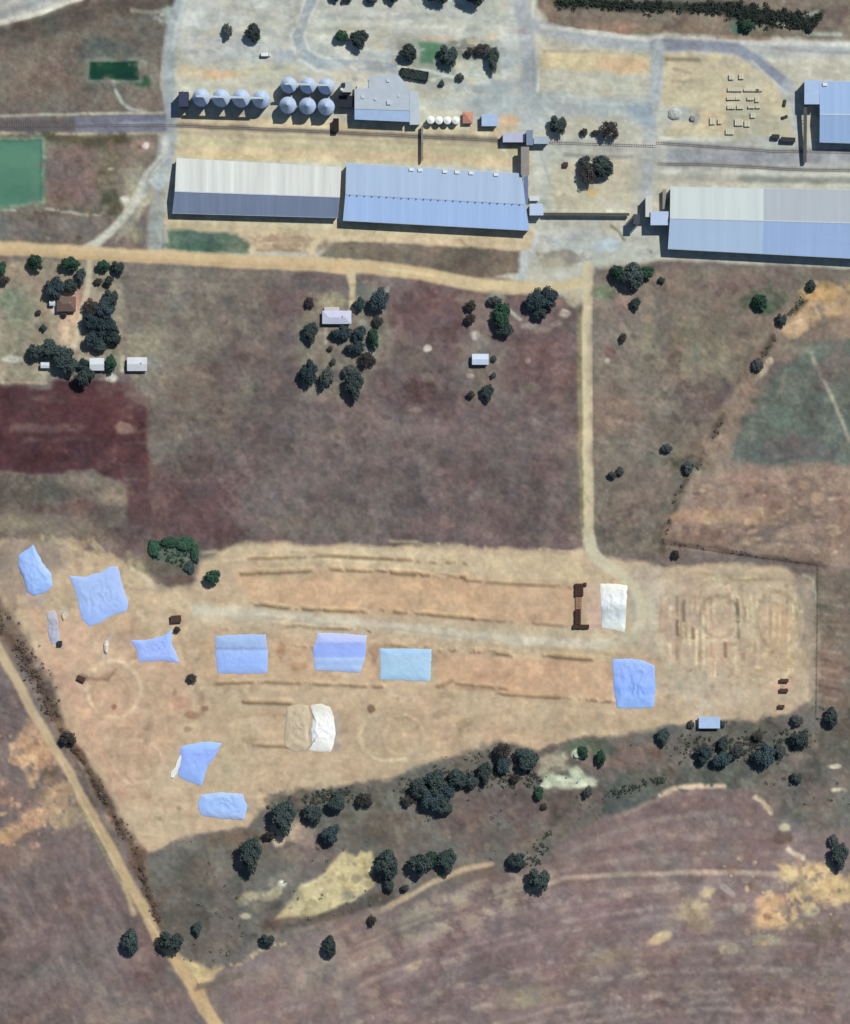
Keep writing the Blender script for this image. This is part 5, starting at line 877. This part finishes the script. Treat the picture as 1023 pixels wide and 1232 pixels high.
# tracks of the siding
def track(label, pts, group='railway tracks'):
    base = W(pts[0][0], pts[0][1], 0); t = thing('railway_track', label, 'railway track', base, group); P0 = [W(u, v, .12) for u, v in pts]; sl = MB(base)
    r1, r2 = MB(base), MB(base)
    for a, b in zip(P0[:-1], P0[1:]):
        d = (b - a); L_ = d.length; d.normalize(); nrm = Vector((-d.y, d.x, 0)); 
        for mb, s in ((r1, .55), (r2, -.55)): mb.bar(a + nrm*s + Vector((0,0,.16)), b + nrm*s + Vector((0,0,.16)), .09, .16)
        for k in range(int(L_ / 1.4)): c = a + d * (k * 1.4); sl.bar(c - nrm*1.0, c + nrm*1.0, .24, .16)
    MR = mat('rail_steel', (128,116,108), .6, .15, .5); r1.build('rail', MR, t); r2.build('rail', MR, t); sl.build('sleepers', mat('old_sleepers', (150,140,126), .95, .2, .8), t)['kind'] = 'stuff'
track('long railway line passing between the silos and the western grain sheds', [(-85,151),(110,151),(205,151),(320,155),(420,160),(640,171),(790,176)])
track('northern railway line curving along the east sidings', [(790,172),(850,176),(930,182),(1110,184)])
track('southern railway line of the east sidings, nearer the two-tone shed', [(792,197),(850,198),(960,204),(1110,207)])
# pen fence on the east side
base = W(984,690); t = thing('wire_fence', 'post and wire fence along the east and north sides of the graded pen', 'fence', base); fp = [(798,653),(840,659),(900,668),(984,679),(984,740),(983,800),(982,866)]; wires = MB(base)
for a, b in zip(fp[:-1], fp[1:]):
    L_ = math.hypot(b[0]-a[0], b[1]-a[1]); n = max(1, int(L_ / 10))
    for k in range(n):
        u = a[0] + (b[0]-a[0])*k/n; v = a[1] + (b[1]-a[1])*k/n; z = height(u, v); MB(base).bar(W(u, v, z-.4), W(u, v, z+1.5), .16).build('post', M_WOOD, t)
    for hgt in (.4, .8, 1.2): wires.bar(W(a[0],a[1],height(*a)+hgt), W(b[0],b[1],height(*b)+hgt), .05)
wires.build('wire', M_DARKM, t)
# ------------------------------------------------------------------ trees and scrub
def leaf_mat(name, c1, c2, c3):
    m, n, b = new_mat(name); tc = n.nodes.new('ShaderNodeTexCoord'); nz = n.nodes.new('ShaderNodeTexNoise'); nz.inputs['Scale'].default_value = 3.2; nz.inputs['Detail'].default_value = 4; nz.inputs['Roughness'].default_value = .7
    n.links.new(tc.outputs['Object'], nz.inputs['Vector']); cr = n.nodes.new('ShaderNodeValToRGB'); n.links.new(nz.outputs[0], cr.inputs[0]); e = cr.color_ramp
    e.elements[0].position = .34; e.elements[0].color = c1 + (1,); e.elements[1].position = .66; e.elements[1].color = c3 + (1,); q = e.elements.new(.5); q.color = c2 + (1,)
    oi = n.nodes.new('ShaderNodeObjectInfo'); mr = n.nodes.new('ShaderNodeMapRange'); mr.inputs[3].default_value = .75; mr.inputs[4].default_value = 1.25; n.links.new(oi.outputs['Random'], mr.inputs[0])
    vm = n.nodes.new('ShaderNodeVectorMath'); vm.operation = 'SCALE'; n.links.new(cr.outputs[0], vm.inputs[0]); n.links.new(mr.outputs[0], vm.inputs['Scale']); n.links.new(vm.outputs[0], b.inputs['Base Color'])
    b.inputs['Roughness'].default_value = .8; b.inputs['Specular IOR Level'].default_value = .08
    return m
LM = {'dark': leaf_mat('dark_leaves', (.040,.058,.055), (.058,.083,.078), (.084,.114,.103)), 'green': leaf_mat('green_leaves', (.030,.070,.045), (.045,.105,.066), (.065,.135,.085)),
      'brown': leaf_mat('dry_leaves', (.048,.045,.041), (.070,.065,.058), (.098,.090,.080)), 'grey': leaf_mat('grey_leaves', (.060,.072,.072), (.090,.104,.102), (.120,.135,.128)), 'blue': leaf_mat('bluish_leaves', (.034,.054,.060), (.050,.080,.088), (.076,.112,.118))}
M_BARK = mat('bark', (92,78,66), .95, .25, 3)
def leaves(pos, nrm, size, rng):
    """one small bent leaf-spray quad per position"""
    n = len(pos); a = rng.normal(size=(n, 3)); a -= (a * nrm).sum(1, keepdims=True) * nrm; a /= np.linalg.norm(a, axis=1, keepdims=True) + 1e-9; b = np.cross(nrm, a)
    s = size[:, None]; k = rng.uniform(.6, 1.1, (n, 1))
    q = np.stack([pos - a*s - b*s*k, pos + a*s - b*s*k*.7, pos + a*s*.8 + b*s*k, pos - a*s*.9 + b*s*k*.9], 1)
    return q.reshape(-1, 3)
def quad_mesh(name, V, m):
    n = len(V) // 4; me = bpy.data.meshes.new(name); me.vertices.add(n*4); me.vertices.foreach_set('co', V.astype(np.float32).ravel()); me.loops.add(n*4); me.loops.foreach_set('vertex_index', np.arange(n*4, dtype=np.int32))
    me.polygons.add(n); me.polygons.foreach_set('loop_start', np.arange(0, n*4, 4, dtype=np.int32)); me.polygons.foreach_set('loop_total', np.full(n, 4, np.int32)); me.update(calc_edges=True); me.materials.append(m); return me
def crown_mesh(kind, seed, dens):
    rng = np.random.default_rng(seed); P_, N_, S_ = [], [], []
    nc = int(rng.integers(24, 32))
    lob = rng.uniform(.72, 1.12, 7); ph = rng.uniform(0, 6.28)
    for c in range(nc):
        th = rng.uniform(0, 2*math.pi); rr = math.sqrt(rng.uniform(0, 1)); w_ = lob[int(((th + ph) % 6.283) / 6.284 * 7)]
        rad = rr * .74 * w_; zc = .62 + .42 * math.sqrt(max(0, 1 - rr**2)) * rng.uniform(.55, 1.1) - .28 * rr * rng.uniform(0, 1); cr_ = rng.uniform(.20, .34)
        k = int(dens * (cr_ / .27) ** 2); d = rng.normal(size=(k, 3)); d /= np.linalg.norm(d, axis=1, keepdims=True); rad_ = cr_ * rng.uniform(.45, 1.05, (k, 1)) 
        p = np.array([rad*math.cos(th), rad*math.sin(th), zc]) + d * rad_ * np.array([1, 1, .85])
        nn = d * .7 + rng.normal(size=(k, 3)) * .5 + np.array([0, 0, .35]); nn /= np.linalg.norm(nn, axis=1, keepdims=True)
        P_.append(p); N_.append(nn); S_.append(rng.uniform(.026, .056, k))
    return quad_mesh('crown', leaves(np.concatenate(P_), np.concatenate(N_), np.concatenate(S_), rng), LM[kind])
def trunk_mesh(seed):
    rnd = random.Random(seed); mb = MB()
    def limb(p, q, r0, r1, n=7):
        p = Vector(p); q = Vector(q); d = (q - p).normalized(); a = d.orthogonal().normalized(); b = d.cross(a)
        c = [(math.cos(6.2832*k/n), math.sin(6.2832*k/n)) for k in range(n)]; mb.prism([p + a*x*r0 + b*y*r0 for x, y in c], [q + a*x*r1 + b*y*r1 for x, y in c])
    limb((0,0,-.12), (.02,.01,.38), .075, .05); 
    for k in range(6):
        a = k * 1.05 + rnd.uniform(-.3, .3); l = rnd.uniform(.35, .55); limb((.02,.01,.30 + .02*k), (l*math.cos(a), l*math.sin(a), rnd.uniform(.65, .85)), .038, .012)
    me = bpy.data.meshes.new('trunk'); me.from_pydata([tuple(p) for p in mb.v], [], mb.f); me.update(); me.materials.append(M_BARK); return me
PRO = {(k, i): crown_mesh(k, 100 + 13*i + 7*j, {'brown': 95, 'grey': 115}.get(k, 165)) for j, k in enumerate(LM) for i in range(3)}
TRK = [trunk_mesh(k) for k in range(3)]
ntree = 0
def tree(u, v, r, kind, label, sx=1.0, sy=1.0, hz=0.98, group=None):
    global ntree
    i = ntree % 3; ntree += 1; rr = r * S * 1.0; uu, vv = u + .12 * r, v - .14 * r; small = r < 6.5
    nm_ = 'bush' if small or ' bush' in label or 'shrub' in label else 'tree'
    t = thing(nm_, label, nm_, W(uu, vv, height(uu, vv)), group)
    hz *= random.uniform(.92, 1.1) * (.42 if 'damp hollow' in label else 1)
    for nm, me in (('crown', PRO[(kind, i)]), ('trunk', TRK[i])):
        o = bpy.data.objects.new(nm, me); col.objects.link(o); o.parent = t
    t.scale = (rr * sx, rr * sy, rr * hz); 
    if sx == sy: t.rotation_euler = (0, 0, random.uniform(0, 6.28))
G1 = 'trees of the western homestead'; G2 = 'trees of the middle homestead'; G3 = 'trees of the eastern homestead'; G4 = 'trees in the terminal yard'; G5 = 'trees along the creek'; G6 = 'lone field trees'
T = [
(273,40,9,'grey','thin grey-green tree, left one of two north of the silos',.75,1.25,G4),(304.5,42,11.5,'dark','round dark tree beside the white van',1,1.15,G4),
(410,46,9.5,'green','green tree forming the west half of a pair north of the mill',1,1,G4),(431,50,13,'dark','darker tree forming the east half of the pair north of the mill',1.1,.95,G4),
(403,-3,8,'dark','westernmost small dark crown cut by the top edge',1,1,G4),(417,-3,8,'dark','second dark crown from the west cut by the top edge',1,1,G4),(447,-2,9,'dark','third dark crown from the west cut by the top edge',1,1,G4),(472,-3,10,'dark','fourth dark crown from the west cut by the top edge, before the big pair',1,1,G4),(527,-3,15,'dark','western of two big dark crowns cut by the top edge',1.1,.8,G4),(570,-3,18,'dark','eastern and bigger of two dark crowns cut by the top edge',1.2,.7,G4),
(491,66,13,'dark','dark tree at the west end of the garden lawn',1,.95,G4),(539,69,15,'dark','tall dark tree at the east edge of the garden lawn',.85,1.15,G4),(592,74,13,'dark','elongated dark tree at the east end of the garden court',.7,1.25,G4),(579,62,10,'brown','dry dark crown next to the elongated tree of the garden court',1.2,.9,G4),(564,64,7,'brown','small dry crown between the garden lawn and court',1,1,G4),
(531,101,4.5,'dark','small shrub south of the garden hedge',1,1,G4),(553,94,6,'grey','grey shrub at the southwest corner of the garden court',1,1,G4),
(671,152,13,'dark','dark square-crowned tree alone east of the grey-blue tower',.9,1.15,G4),(702,160,6,'brown','small crown, western of the trio north of the turning circle',1,1,G4),(716,161,5,'brown','smallest crown in the trio north of the turning circle',1.2,.9,G4),(732,159,13.5,'brown','largest crown in the trio north of the turning circle',1,1.05,G4),
(706,212,15,'brown','dusky southwestern half of the big tree mass in the turning circle',.9,1.1,G4),(722,204,18,'dark','dark green northeastern half of the big tree mass in the turning circle',1.1,.85,G4),(704,200,11,'dark','dark northern crown of the tree mass in the turning circle',1,1,G4),
(44,317,13,'green','dark green oval tree beside the dirt road, west of the homestead drive',1.15,.8,G1),(84,319,13,'green','green tree at the west corner of the homestead drive',1.2,.8,G1),(3,324,8,'green','green shrub at the western edge near the dirt road',.8,1.2,G1),(5,338,8,'brown','dry tree at the western edge below the green shrub',1,.9,G1),
(124,321,9.5,'green','green tree at the east corner of the homestead drive',1.15,.9,G1),(142,323,9.5,'dark','dark tree second east of the homestead drive along the road',.95,1.1,G1),(97,334,9,'dark','narrow tree on the west side of the drive',.85,1.2,G1),(118,340,6,'brown','dry shrub east of the drive',1,.9,G1),(131,340,7,'dark','dark tree east of the drive beyond the dry shrub',1,1,G1),
(66,350,15,'blue','bluish dark tree northwest of the red-brown farmhouse',.9,1,G1),(84,346,11,'dark','dark tree touching the north side of the red-brown farmhouse',1.1,.9,G1),(134,359,11,'dark','dark tree at the head of the long tree clump',.9,1.2,G1),
(109,371,12,'brown','dusky tree at the northwest of the long clump',1,1,G1),(126,374,15,'blue','bluish crown high in the long clump',1,1,G1),(108,388,13,'blue','bluish crown on the west flank of the long clump',1,1,G1),(126,394,16,'blue','broad bluish crown in the heart of the long clump',1,1,G1),(134,407,13,'dark','dark crown on the southeast flank of the long clump',1,1,G1),(111,410,14,'blue','dusky crown at the southwest of the long clump',1,1,G1),(120,417,10,'dark','small dark crown closing the long clump on the south',1,1,G1),
(41,426,12,'dark','dark crown at the west end of the southern tree clump',1,1,G1),(57,421,15,'dark','broad crown over the tiny white hut',1,1,G1),(73,431,17,'dark','broadest crown of the southern tree clump',1,1,G1),(83,442,13,'dark','crown at the southeast of the southern tree clump',1,1,G1),(101,457,14,'dark','round dark tree standing out south of the clump on the burnt field',1,1,G1),(100,440,8,'blue','small bluish tree between the clump and the white cottage',1,1,G1),(133,438,11,'green','green tree hugging the east wall of the white cottage',.8,1.2,G1),
(52,395,5,'dark','small round bush alone in the homestead paddock',1,1,G1),(77,379,5,'brown','brown bush south of the red-brown farmhouse',1,1,G1),(46,377,4,'grey','pale bush west of the red-brown farmhouse',1,1,G1),
(372,365,7.5,'brown','small dark tree northwest of the lavender farmhouse',.9,1.15,G2),(373,402,12,'dark','dark tree southwest of the lavender farmhouse',.95,1.1,G2),(432,367,9,'blue','bluish tree east of the lavender farmhouse by the drive',.9,1.2,G2),(454,364,15,'blue','broad bluish tree at the northeast of the middle homestead',.95,1.15,G2),(454,388,8,'brown','dry tree below the broad northeastern one',1,1.1,G2),
(411,402,13,'blue','dense bluish tree right behind the lavender farmhouse',1.1,.85,G2),(432,402,11,'blue','bluish tree east of the dense one behind the farmhouse',1,1,G2),(450,408,11,'green','bright green tree on the east side of the middle homestead',.9,1.2,G2),(428,419,11,'blue','dusky tree in the chain running southeast',1.2,.9,G2),(441,434,12,'brown','dark dry tree ending the chain running southeast',1,1,G2),(397,420,4.5,'brown','little bush south of the dense tree behind the farmhouse',1,1,G2),
(371,450,15,'blue','tall-shadowed western tree of the southwestern pair',.8,1.35,G2),(391,456,13,'grey','greyer eastern tree of the southwestern pair',.75,1.35,G2),(425,466,15,'dark','southernmost dark tree of the middle homestead',.95,1.2,G2),(421,448,10,'grey','grey crown just north of the southernmost dark tree',1.1,.9,G2),(400,436,5,'grey','faint bush north of the greyer tree of the pair',.8,1.3,G2),
(565.5,369,8.5,'brown','northern of two stacked brown trees',1,1,G3),(565,386,8,'brown','southern of two stacked brown trees',1,1,G3),(603,383,15,'green','tall green tree in the eastern homestead',.9,1.25,G3),(606,398,11,'dark','dark crown under the tall green tree',1,1,G3),(595,363,8,'grey','pale loose tree northwest of the tall green one',1.3,.8,G3),
(642,364,15,'blue','western crown of the bluish clump by the road junction',1,1.1,G3),(658,362,15,'blue','eastern crown of the bluish clump by the road junction',1,1,G3),(649,377,11,'dark','southern dark crown of the clump by the road junction',1,1,G3),
(566,476,6,'brown','small bush, left of a pair south of the eastern cottage',1,1,G3),(585.5,474,10,'dark','round dark tree, right of a pair south of the eastern cottage',1,1.1,G3),(594,432,4,'grey','faint bush just east of the eastern cottage',1,1.2,G3),(593,452,4,'grey','faint bush southeast of the eastern cottage',1,1.3,G3),
(743,330,12,'green','west part of the green thicket at the top of the farm road',1.1,.9,G6),(760,335,17,'dark','dense middle of the green thicket at the top of the farm road',1,1.1,G6),(776,330,11,'green','east part of the green thicket at the top of the farm road',1.3,.8,G6),(764,367,7.5,'dark','small dark tree just south of the green thicket',1,1.1,G6),(749,408,6,'brown','small brown bush in the field by the farm road',.8,1.3,G6),(795,338,5,'dark','little dark bush east of the green thicket',1,1,G6),
(915,364,11,'green','green bush in a damp patch of the eastern field',1.3,.9,G6),(911,440,8,'grey','grey tree on the diagonal hedge by the rust-coloured track',1,1.2,G6),(940,385,8,'dark','dark tree on the diagonal hedge near the orange soil',.9,1.2,G6),(828,563,9,'grey','grey-green tree at the bend of the diagonal hedge',1,1,G6),(975,345,7,'dark','dark tree at the top of the diagonal hedge',1,1.2,G6),(736,572,6,'grey','western of two grey bushes east of the farm road',1,1,G6),(745,568,6,'grey','eastern of two grey bushes east of the farm road',1,1,G6),(802,540,7,'grey','grey bush in the field west of the hedge bend',1.1,.9,G6),(812,668,6,'brown','dark bush on the pen\'s north fence',1,1.2,G6),
(186,660,11,'green','western green bush of the damp hollow above the yard',1,1.1,G6),(203,653,10,'green','northern green bush of the damp hollow above the yard',1.3,.8,G6),(222,656,11,'green','northeastern green bush of the damp hollow',1.2,.9,G6),(235,666,10,'green','eastern green bush of the damp hollow above the yard',.8,1.3,G6),(228,684,8,'dark','dark bush at the southern tip of the damp hollow',1,1.2,G6),
(256,696,11,'green','round green bush alone on the tan yard',1.15,.9,G6),(213,758,5,'brown','brown bush at the corner of the kite-shaped sheet',1,1,G6),(231,816,7,'brown','dry tree south of the kite-shaped sheet',1,1,G6),
(82,889,11,'brown','dark tree where the west hedge breaks at a side path',1.1,.9,G6),
(340,985,20,'dark','broad dark tree at the west end of the creek line',.95,1.1,G5),(323,1007,8,'brown','dry shrubby tree at the foot of the broad western creek tree',1.2,.8,G5),(376,980,14,'dark','dark tree second from the west along the yard\'s lower edge',1,1.05,G5),(404,966,13,'dark','dark tree third from the west along the yard\'s lower edge',1,1,G5),(396,1006,14,'blue','bluish tree set lower between the second and third creek trees',1,1,G5),(438,963,11,'brown','dry dark tree with a drooping south side, fourth along the edge',1.1,1,G5),(300,1030,19,'dark','big solitary dark tree west of the creek patch',.9,1.2,G5),
(502,949,14,'dark','western crown of the dense creek clump',1,1,G5),(521,942,17,'dark','northern crown of the dense creek clump',1,1,G5),(517,965,16,'blue','southern bluish crown of the dense creek clump',1,1,G5),(532,972,13,'dark','southernmost crown of the dense creek clump',1,1,G5),(490,964,9,'brown','dry dark crown on the west edge of the dense creek clump',1,1,G5),(537,952,12,'blue','inner bluish crown of the dense creek clump',1,1,G5),(550,938,14,'dark','first crown east of the dense creek clump',1,1,G5),(567,940,11,'dark','second crown east of the dense creek clump',1,1,G5),(582,931,12,'dark','upright crown east of the dense clump, before the tall dusky pair',.9,1.2,G5),(603,906,13,'brown','upper crown of the tall dusky tree pair',.9,1,G5),(604,921,12,'blue','lower crown of the tall dusky tree pair',.85,1.3,G5),(632,914,16,'dark','loose round tree east of the tall dusky pair',1,1,G5),(619,938,6.8,'brown','small dark tree below the tall dusky pair',1,1.1,G5),(648,956,8,'green','loose green tree west of the whitish bare patch',.9,1.2,G5),(654,971,5,'brown','dark bush under the loose green tree',1,1,G5),
(465,1042,18,'dark','western and broadest of the three trees above the field track',.95,1.15,G5),(468,1066,8,'dark','dark crown at the foot of the broadest tree above the field track',.9,1.2,G5),(487,1069,6,'brown','small brown bush right at the field track',1,1,G5),(505,1040,17,'dark','middle of the three trees above the field track',1,1,G5),(517,1034,11,'green','greener crown on the middle tree\'s east side',1,1,G5),(536,1037,15,'dark','eastern of the three trees above the field track',1,1.05,G5),(620,1037,13,'dark','round tree at the end of the field track',1,1,G5),(648,1058,16,'dark','dark tree southeast of the round one at the track end',.95,1.1,G5),
(447,1108,7,'brown','small bush south of the dark furrow',.9,1.2,G5),(396,1140,12,'dark','upright dark tree on the field edge south of the yellow patch',.85,1.3,G5),(322,1131,10,'dark','dark tree on the field edge southwest of the yellow patch',1,.9,G5),(237,1118,8,'dark','small dark tree near the west track end',.9,1.2,G5),(157,1134,14,'dark','tree with a long tail of shade in the west field',.9,1.3,G5),(206,1133,16,'dark','dark tree leaning over the west track',1.1,1,G5),
(797,887,10,'dark','round dark tree on the bare edge west of the small light blue shed',1,1.1,G5),(845,908,13,'blue','bluish tree south of the small light blue shed',1,1,G5),(866,915,13,'blue','dusky tree southeast of the small light blue shed',1.1,.9,G5),(869,897,9,'dark','slim dark tree southeast of the small light blue shed',.9,1.3,G5),(831,872,5,'grey','grey bush at the west wall of the small light blue shed',1,1.2,G5),(869,871,4.5,'dark','bush at the east wall of the small light blue shed',.9,1.3,G5),(911,886,8.5,'brown','dry round tree below the pen',1,1,G5),(918,910,16,'blue','broad bluish tree below the pen',.95,1.15,G5),(961,890,13,'dark','dark tree under the pen\'s southeast corner',1,1,G5),(958,868,8,'grey','loose grey tree right at the pen\'s southeast corner',1.1,1,G5),(999,864,11,'dark','dark tree outside the fence near the east edge',.9,1.3,G5),(958,936,8,'dark','small dark tree on the slope below the pen',1,1.1,G5),(1008,1031,14,'dark','dark tree on the orange soil at the east edge',.95,1.2,G5),(1002,1012,7,'grey','grey crown above the tree on the orange soil',1,1.3,G5),(706,953,7,'grey','loose grey tree south of the whitish bare patch',.9,1.4,G5),(702,905,8,'green','green bush hugging the whitish dumped pile',1.3,1,G5),(722,912,9,'green','green tree east of the whitish dumped pile',.8,1.4,G5),(885,905,9,'grey','loose grey tree between the two bluish ones below the pen',1,1.3,G5),(938,905,8,'grey','pale loose tree east of the broad bluish one',1,1.2,G5),(898,32,9,'green','green bush by the scrub belt at the top right',1.2,1,G6)]
for (u, v, r, kind, label, sx, sy, g) in T: tree(u, v, r, kind, label, sx, sy, group=g)
# clipped hedge of the garden
rng = np.random.default_rng(5); n = 2600; base = W(498.5, 90, 0); ang = R(-9)
d = rng.uniform(-1, 1, (n, 3)); f = rng.integers(0, 3, n); d[np.arange(n), f] = np.where(d[np.arange(n), f] > 0, 1, -1); d[:, 2] = np.abs(d[:, 2])
pp = d * np.array([8.0, 2.6, 2.4]) + rng.normal(size=(n, 3)) * .22; nn = np.zeros((n, 3)); nn[np.arange(n), f] = d[np.arange(n), f]; nn += rng.normal(size=(n, 3)) * .5; nn /= np.linalg.norm(nn, axis=1, keepdims=True)
V = leaves(pp, nn, rng.uniform(.22, .42, n), rng); ca, sa = math.cos(ang), math.sin(ang); V = np.stack([V[:,0]*ca - V[:,1]*sa, V[:,0]*sa + V[:,1]*ca, V[:,2]], 1)
t = thing('hedge', 'long clipped dark hedge between the mill and the garden lawn', 'hedge', base)
o = bpy.data.objects.new('foliage', quad_mesh('foliage', V, LM['dark'])); col.objects.link(o); o.parent = t
m = MB(base); [m.bar(base + Vector((k*1.6*ca, k*1.6*sa, -.3)), base + Vector((k*1.6*ca, k*1.6*sa, 1.6)), .12) for k in range(-4, 5)]; m.build('stems', M_BARK, t)
# scrub nobody could count: tufts of sprays
def scrub(label, areas, m, h0=.5, h1=1.5, seed=1, clump=(-.4, .3)):
    rng = np.random.default_rng(seed); rnd = random.Random(seed); P_, N_, S_ = [], [], []
    for (kind, geo, wdt, cnt) in areas:
        k = 0; tries = 0
        while k < cnt and tries < cnt * 10:
            tries += 1
            if kind == 'line':
                Ls = [math.hypot(geo[i+1][0]-geo[i][0], geo[i+1][1]-geo[i][1]) for i in range(len(geo)-1)]; x = rnd.uniform(0, sum(Ls)); i = 0
                while x > Ls[i] and i < len(Ls) - 1: x -= Ls[i]; i += 1
                s = x / Ls[i]; u = geo[i][0] + (geo[i+1][0]-geo[i][0])*s + rnd.gauss(0, wdt*.35); v = geo[i][1] + (geo[i+1][1]-geo[i][1])*s + rnd.gauss(0, wdt*.35)
            else:
                us = [p[0] for p in geo]; vs = [p[1] for p in geo]; u = rnd.uniform(min(us), max(us)); v = rnd.uniform(min(vs), max(vs)); ins = False
                for q in range(len(geo)):
                    (x0, y0), (x1, y1) = geo[q], geo[(q + 1) % len(geo)]
                    if (y0 > v) != (y1 > v) and u < (x1-x0)*(v-y0)/(y1-y0) + x0: ins = not ins
                if not ins: continue
            i_ = min(NX-1, max(0, int((u+MARG)/STEP))); j_ = min(NY-1, max(0, int((v+MARG)/STEP)))
            if NB[j_, i_] + .5*N12[j_, i_] < rnd.uniform(*clump): continue
            k += 1; r = rnd.uniform(h0, h1); c = np.array(W(u, v, height(u, v))); nq = int(7 + r * 9)
            dd = rng.normal(size=(nq, 3)); dd[:, 2] = np.abs(dd[:, 2]); dd /= np.linalg.norm(dd, axis=1, keepdims=True); P_.append(c + dd * np.array([r, r, r*.75]) * rng.uniform(.4, 1, (nq, 1))); e = dd + rng.normal(size=(nq, 3))*.6; N_.append(e / np.linalg.norm(e, axis=1, keepdims=True)); S_.append(rng.uniform(.16, .34, nq) * (.6 + .4*r))
    o = bpy.data.objects.new('scrub', quad_mesh('scrub', leaves(np.concatenate(P_), np.concatenate(N_), np.concatenate(S_), rng), m)); col.objects.link(o); o['kind'] = 'stuff'; o['label'] = label; o['category'] = 'scrub'
LDRY = leaf_mat('dry_scrub', (.10,.075,.062), (.14,.11,.09), (.18,.145,.12)); LGRY = leaf_mat('grey_scrub', (.13,.12,.10), (.17,.16,.135), (.21,.195,.165)); LBELT = leaf_mat('belt_scrub', (.030,.040,.034), (.042,.055,.046), (.060,.075,.062)); LOLV = leaf_mat('olive_scrub', (.065,.08,.065), (.09,.108,.088), (.12,.14,.115))
scrub('brown hedge scrub along the west track', [('line',[(0,745),(30,786),(50,826),(66,860)],18,170),('line',[(76,880),(112,936),(142,988),(166,1030),(190,1110)],8,180)], LDRY, .5, 1.7, 1, (-.25,.4))
scrub('dark green scrub belt at the top right', [('line',[(672,3),(760,7),(880,10)],10,330),('line',[(880,13),(930,22),(972,26)],15,480),('line',[(972,36),(988,16)],5,60)], LBELT, 1.0, 2.2, 2)
scrub('grey scrub scattered over the creek land', [('area',CREEK,0,150)], LGRY, .6, 1.7, 3, (.0, .4))
scrub('olive undergrowth in the wooded strip', [('line',[(480,950),(600,930),(650,940)],22,260),('line',[(820,900),(900,900),(970,890)],24,300),('line',[(330,970),(420,955)],14,120),('line',[(735,955),(800,938)],8,110),('line',[(660,1005),(640,1040)],14,50)], LOLV, .5, 1.6, 4)
scrub('dark scrub along the diagonal hedge of the eastern field', [('line',[(984,338),(962,364),(935,400),(905,448)],7,34),('line',[(870,505),(850,540),(828,575),(812,602),(798,655)],6,40),('line',[(800,652),(860,660),(900,668),(984,678)],4,24)], LOLV, .4, 1.5, 5, (-.2,.4))
scrub('green scrub filling the damp hollow above the yard', [('area',[(178,652),(236,648),(240,672),(228,690),(205,676),(184,672)],0,160)], LM['green'], .5, 1.4, 6)
import collections
for l, k in collections.Counter(LABELS).items():
    nw = len(l.split())
    if k > 1 or not 4 <= nw <= 16: print('LABEL', k, nw, l)
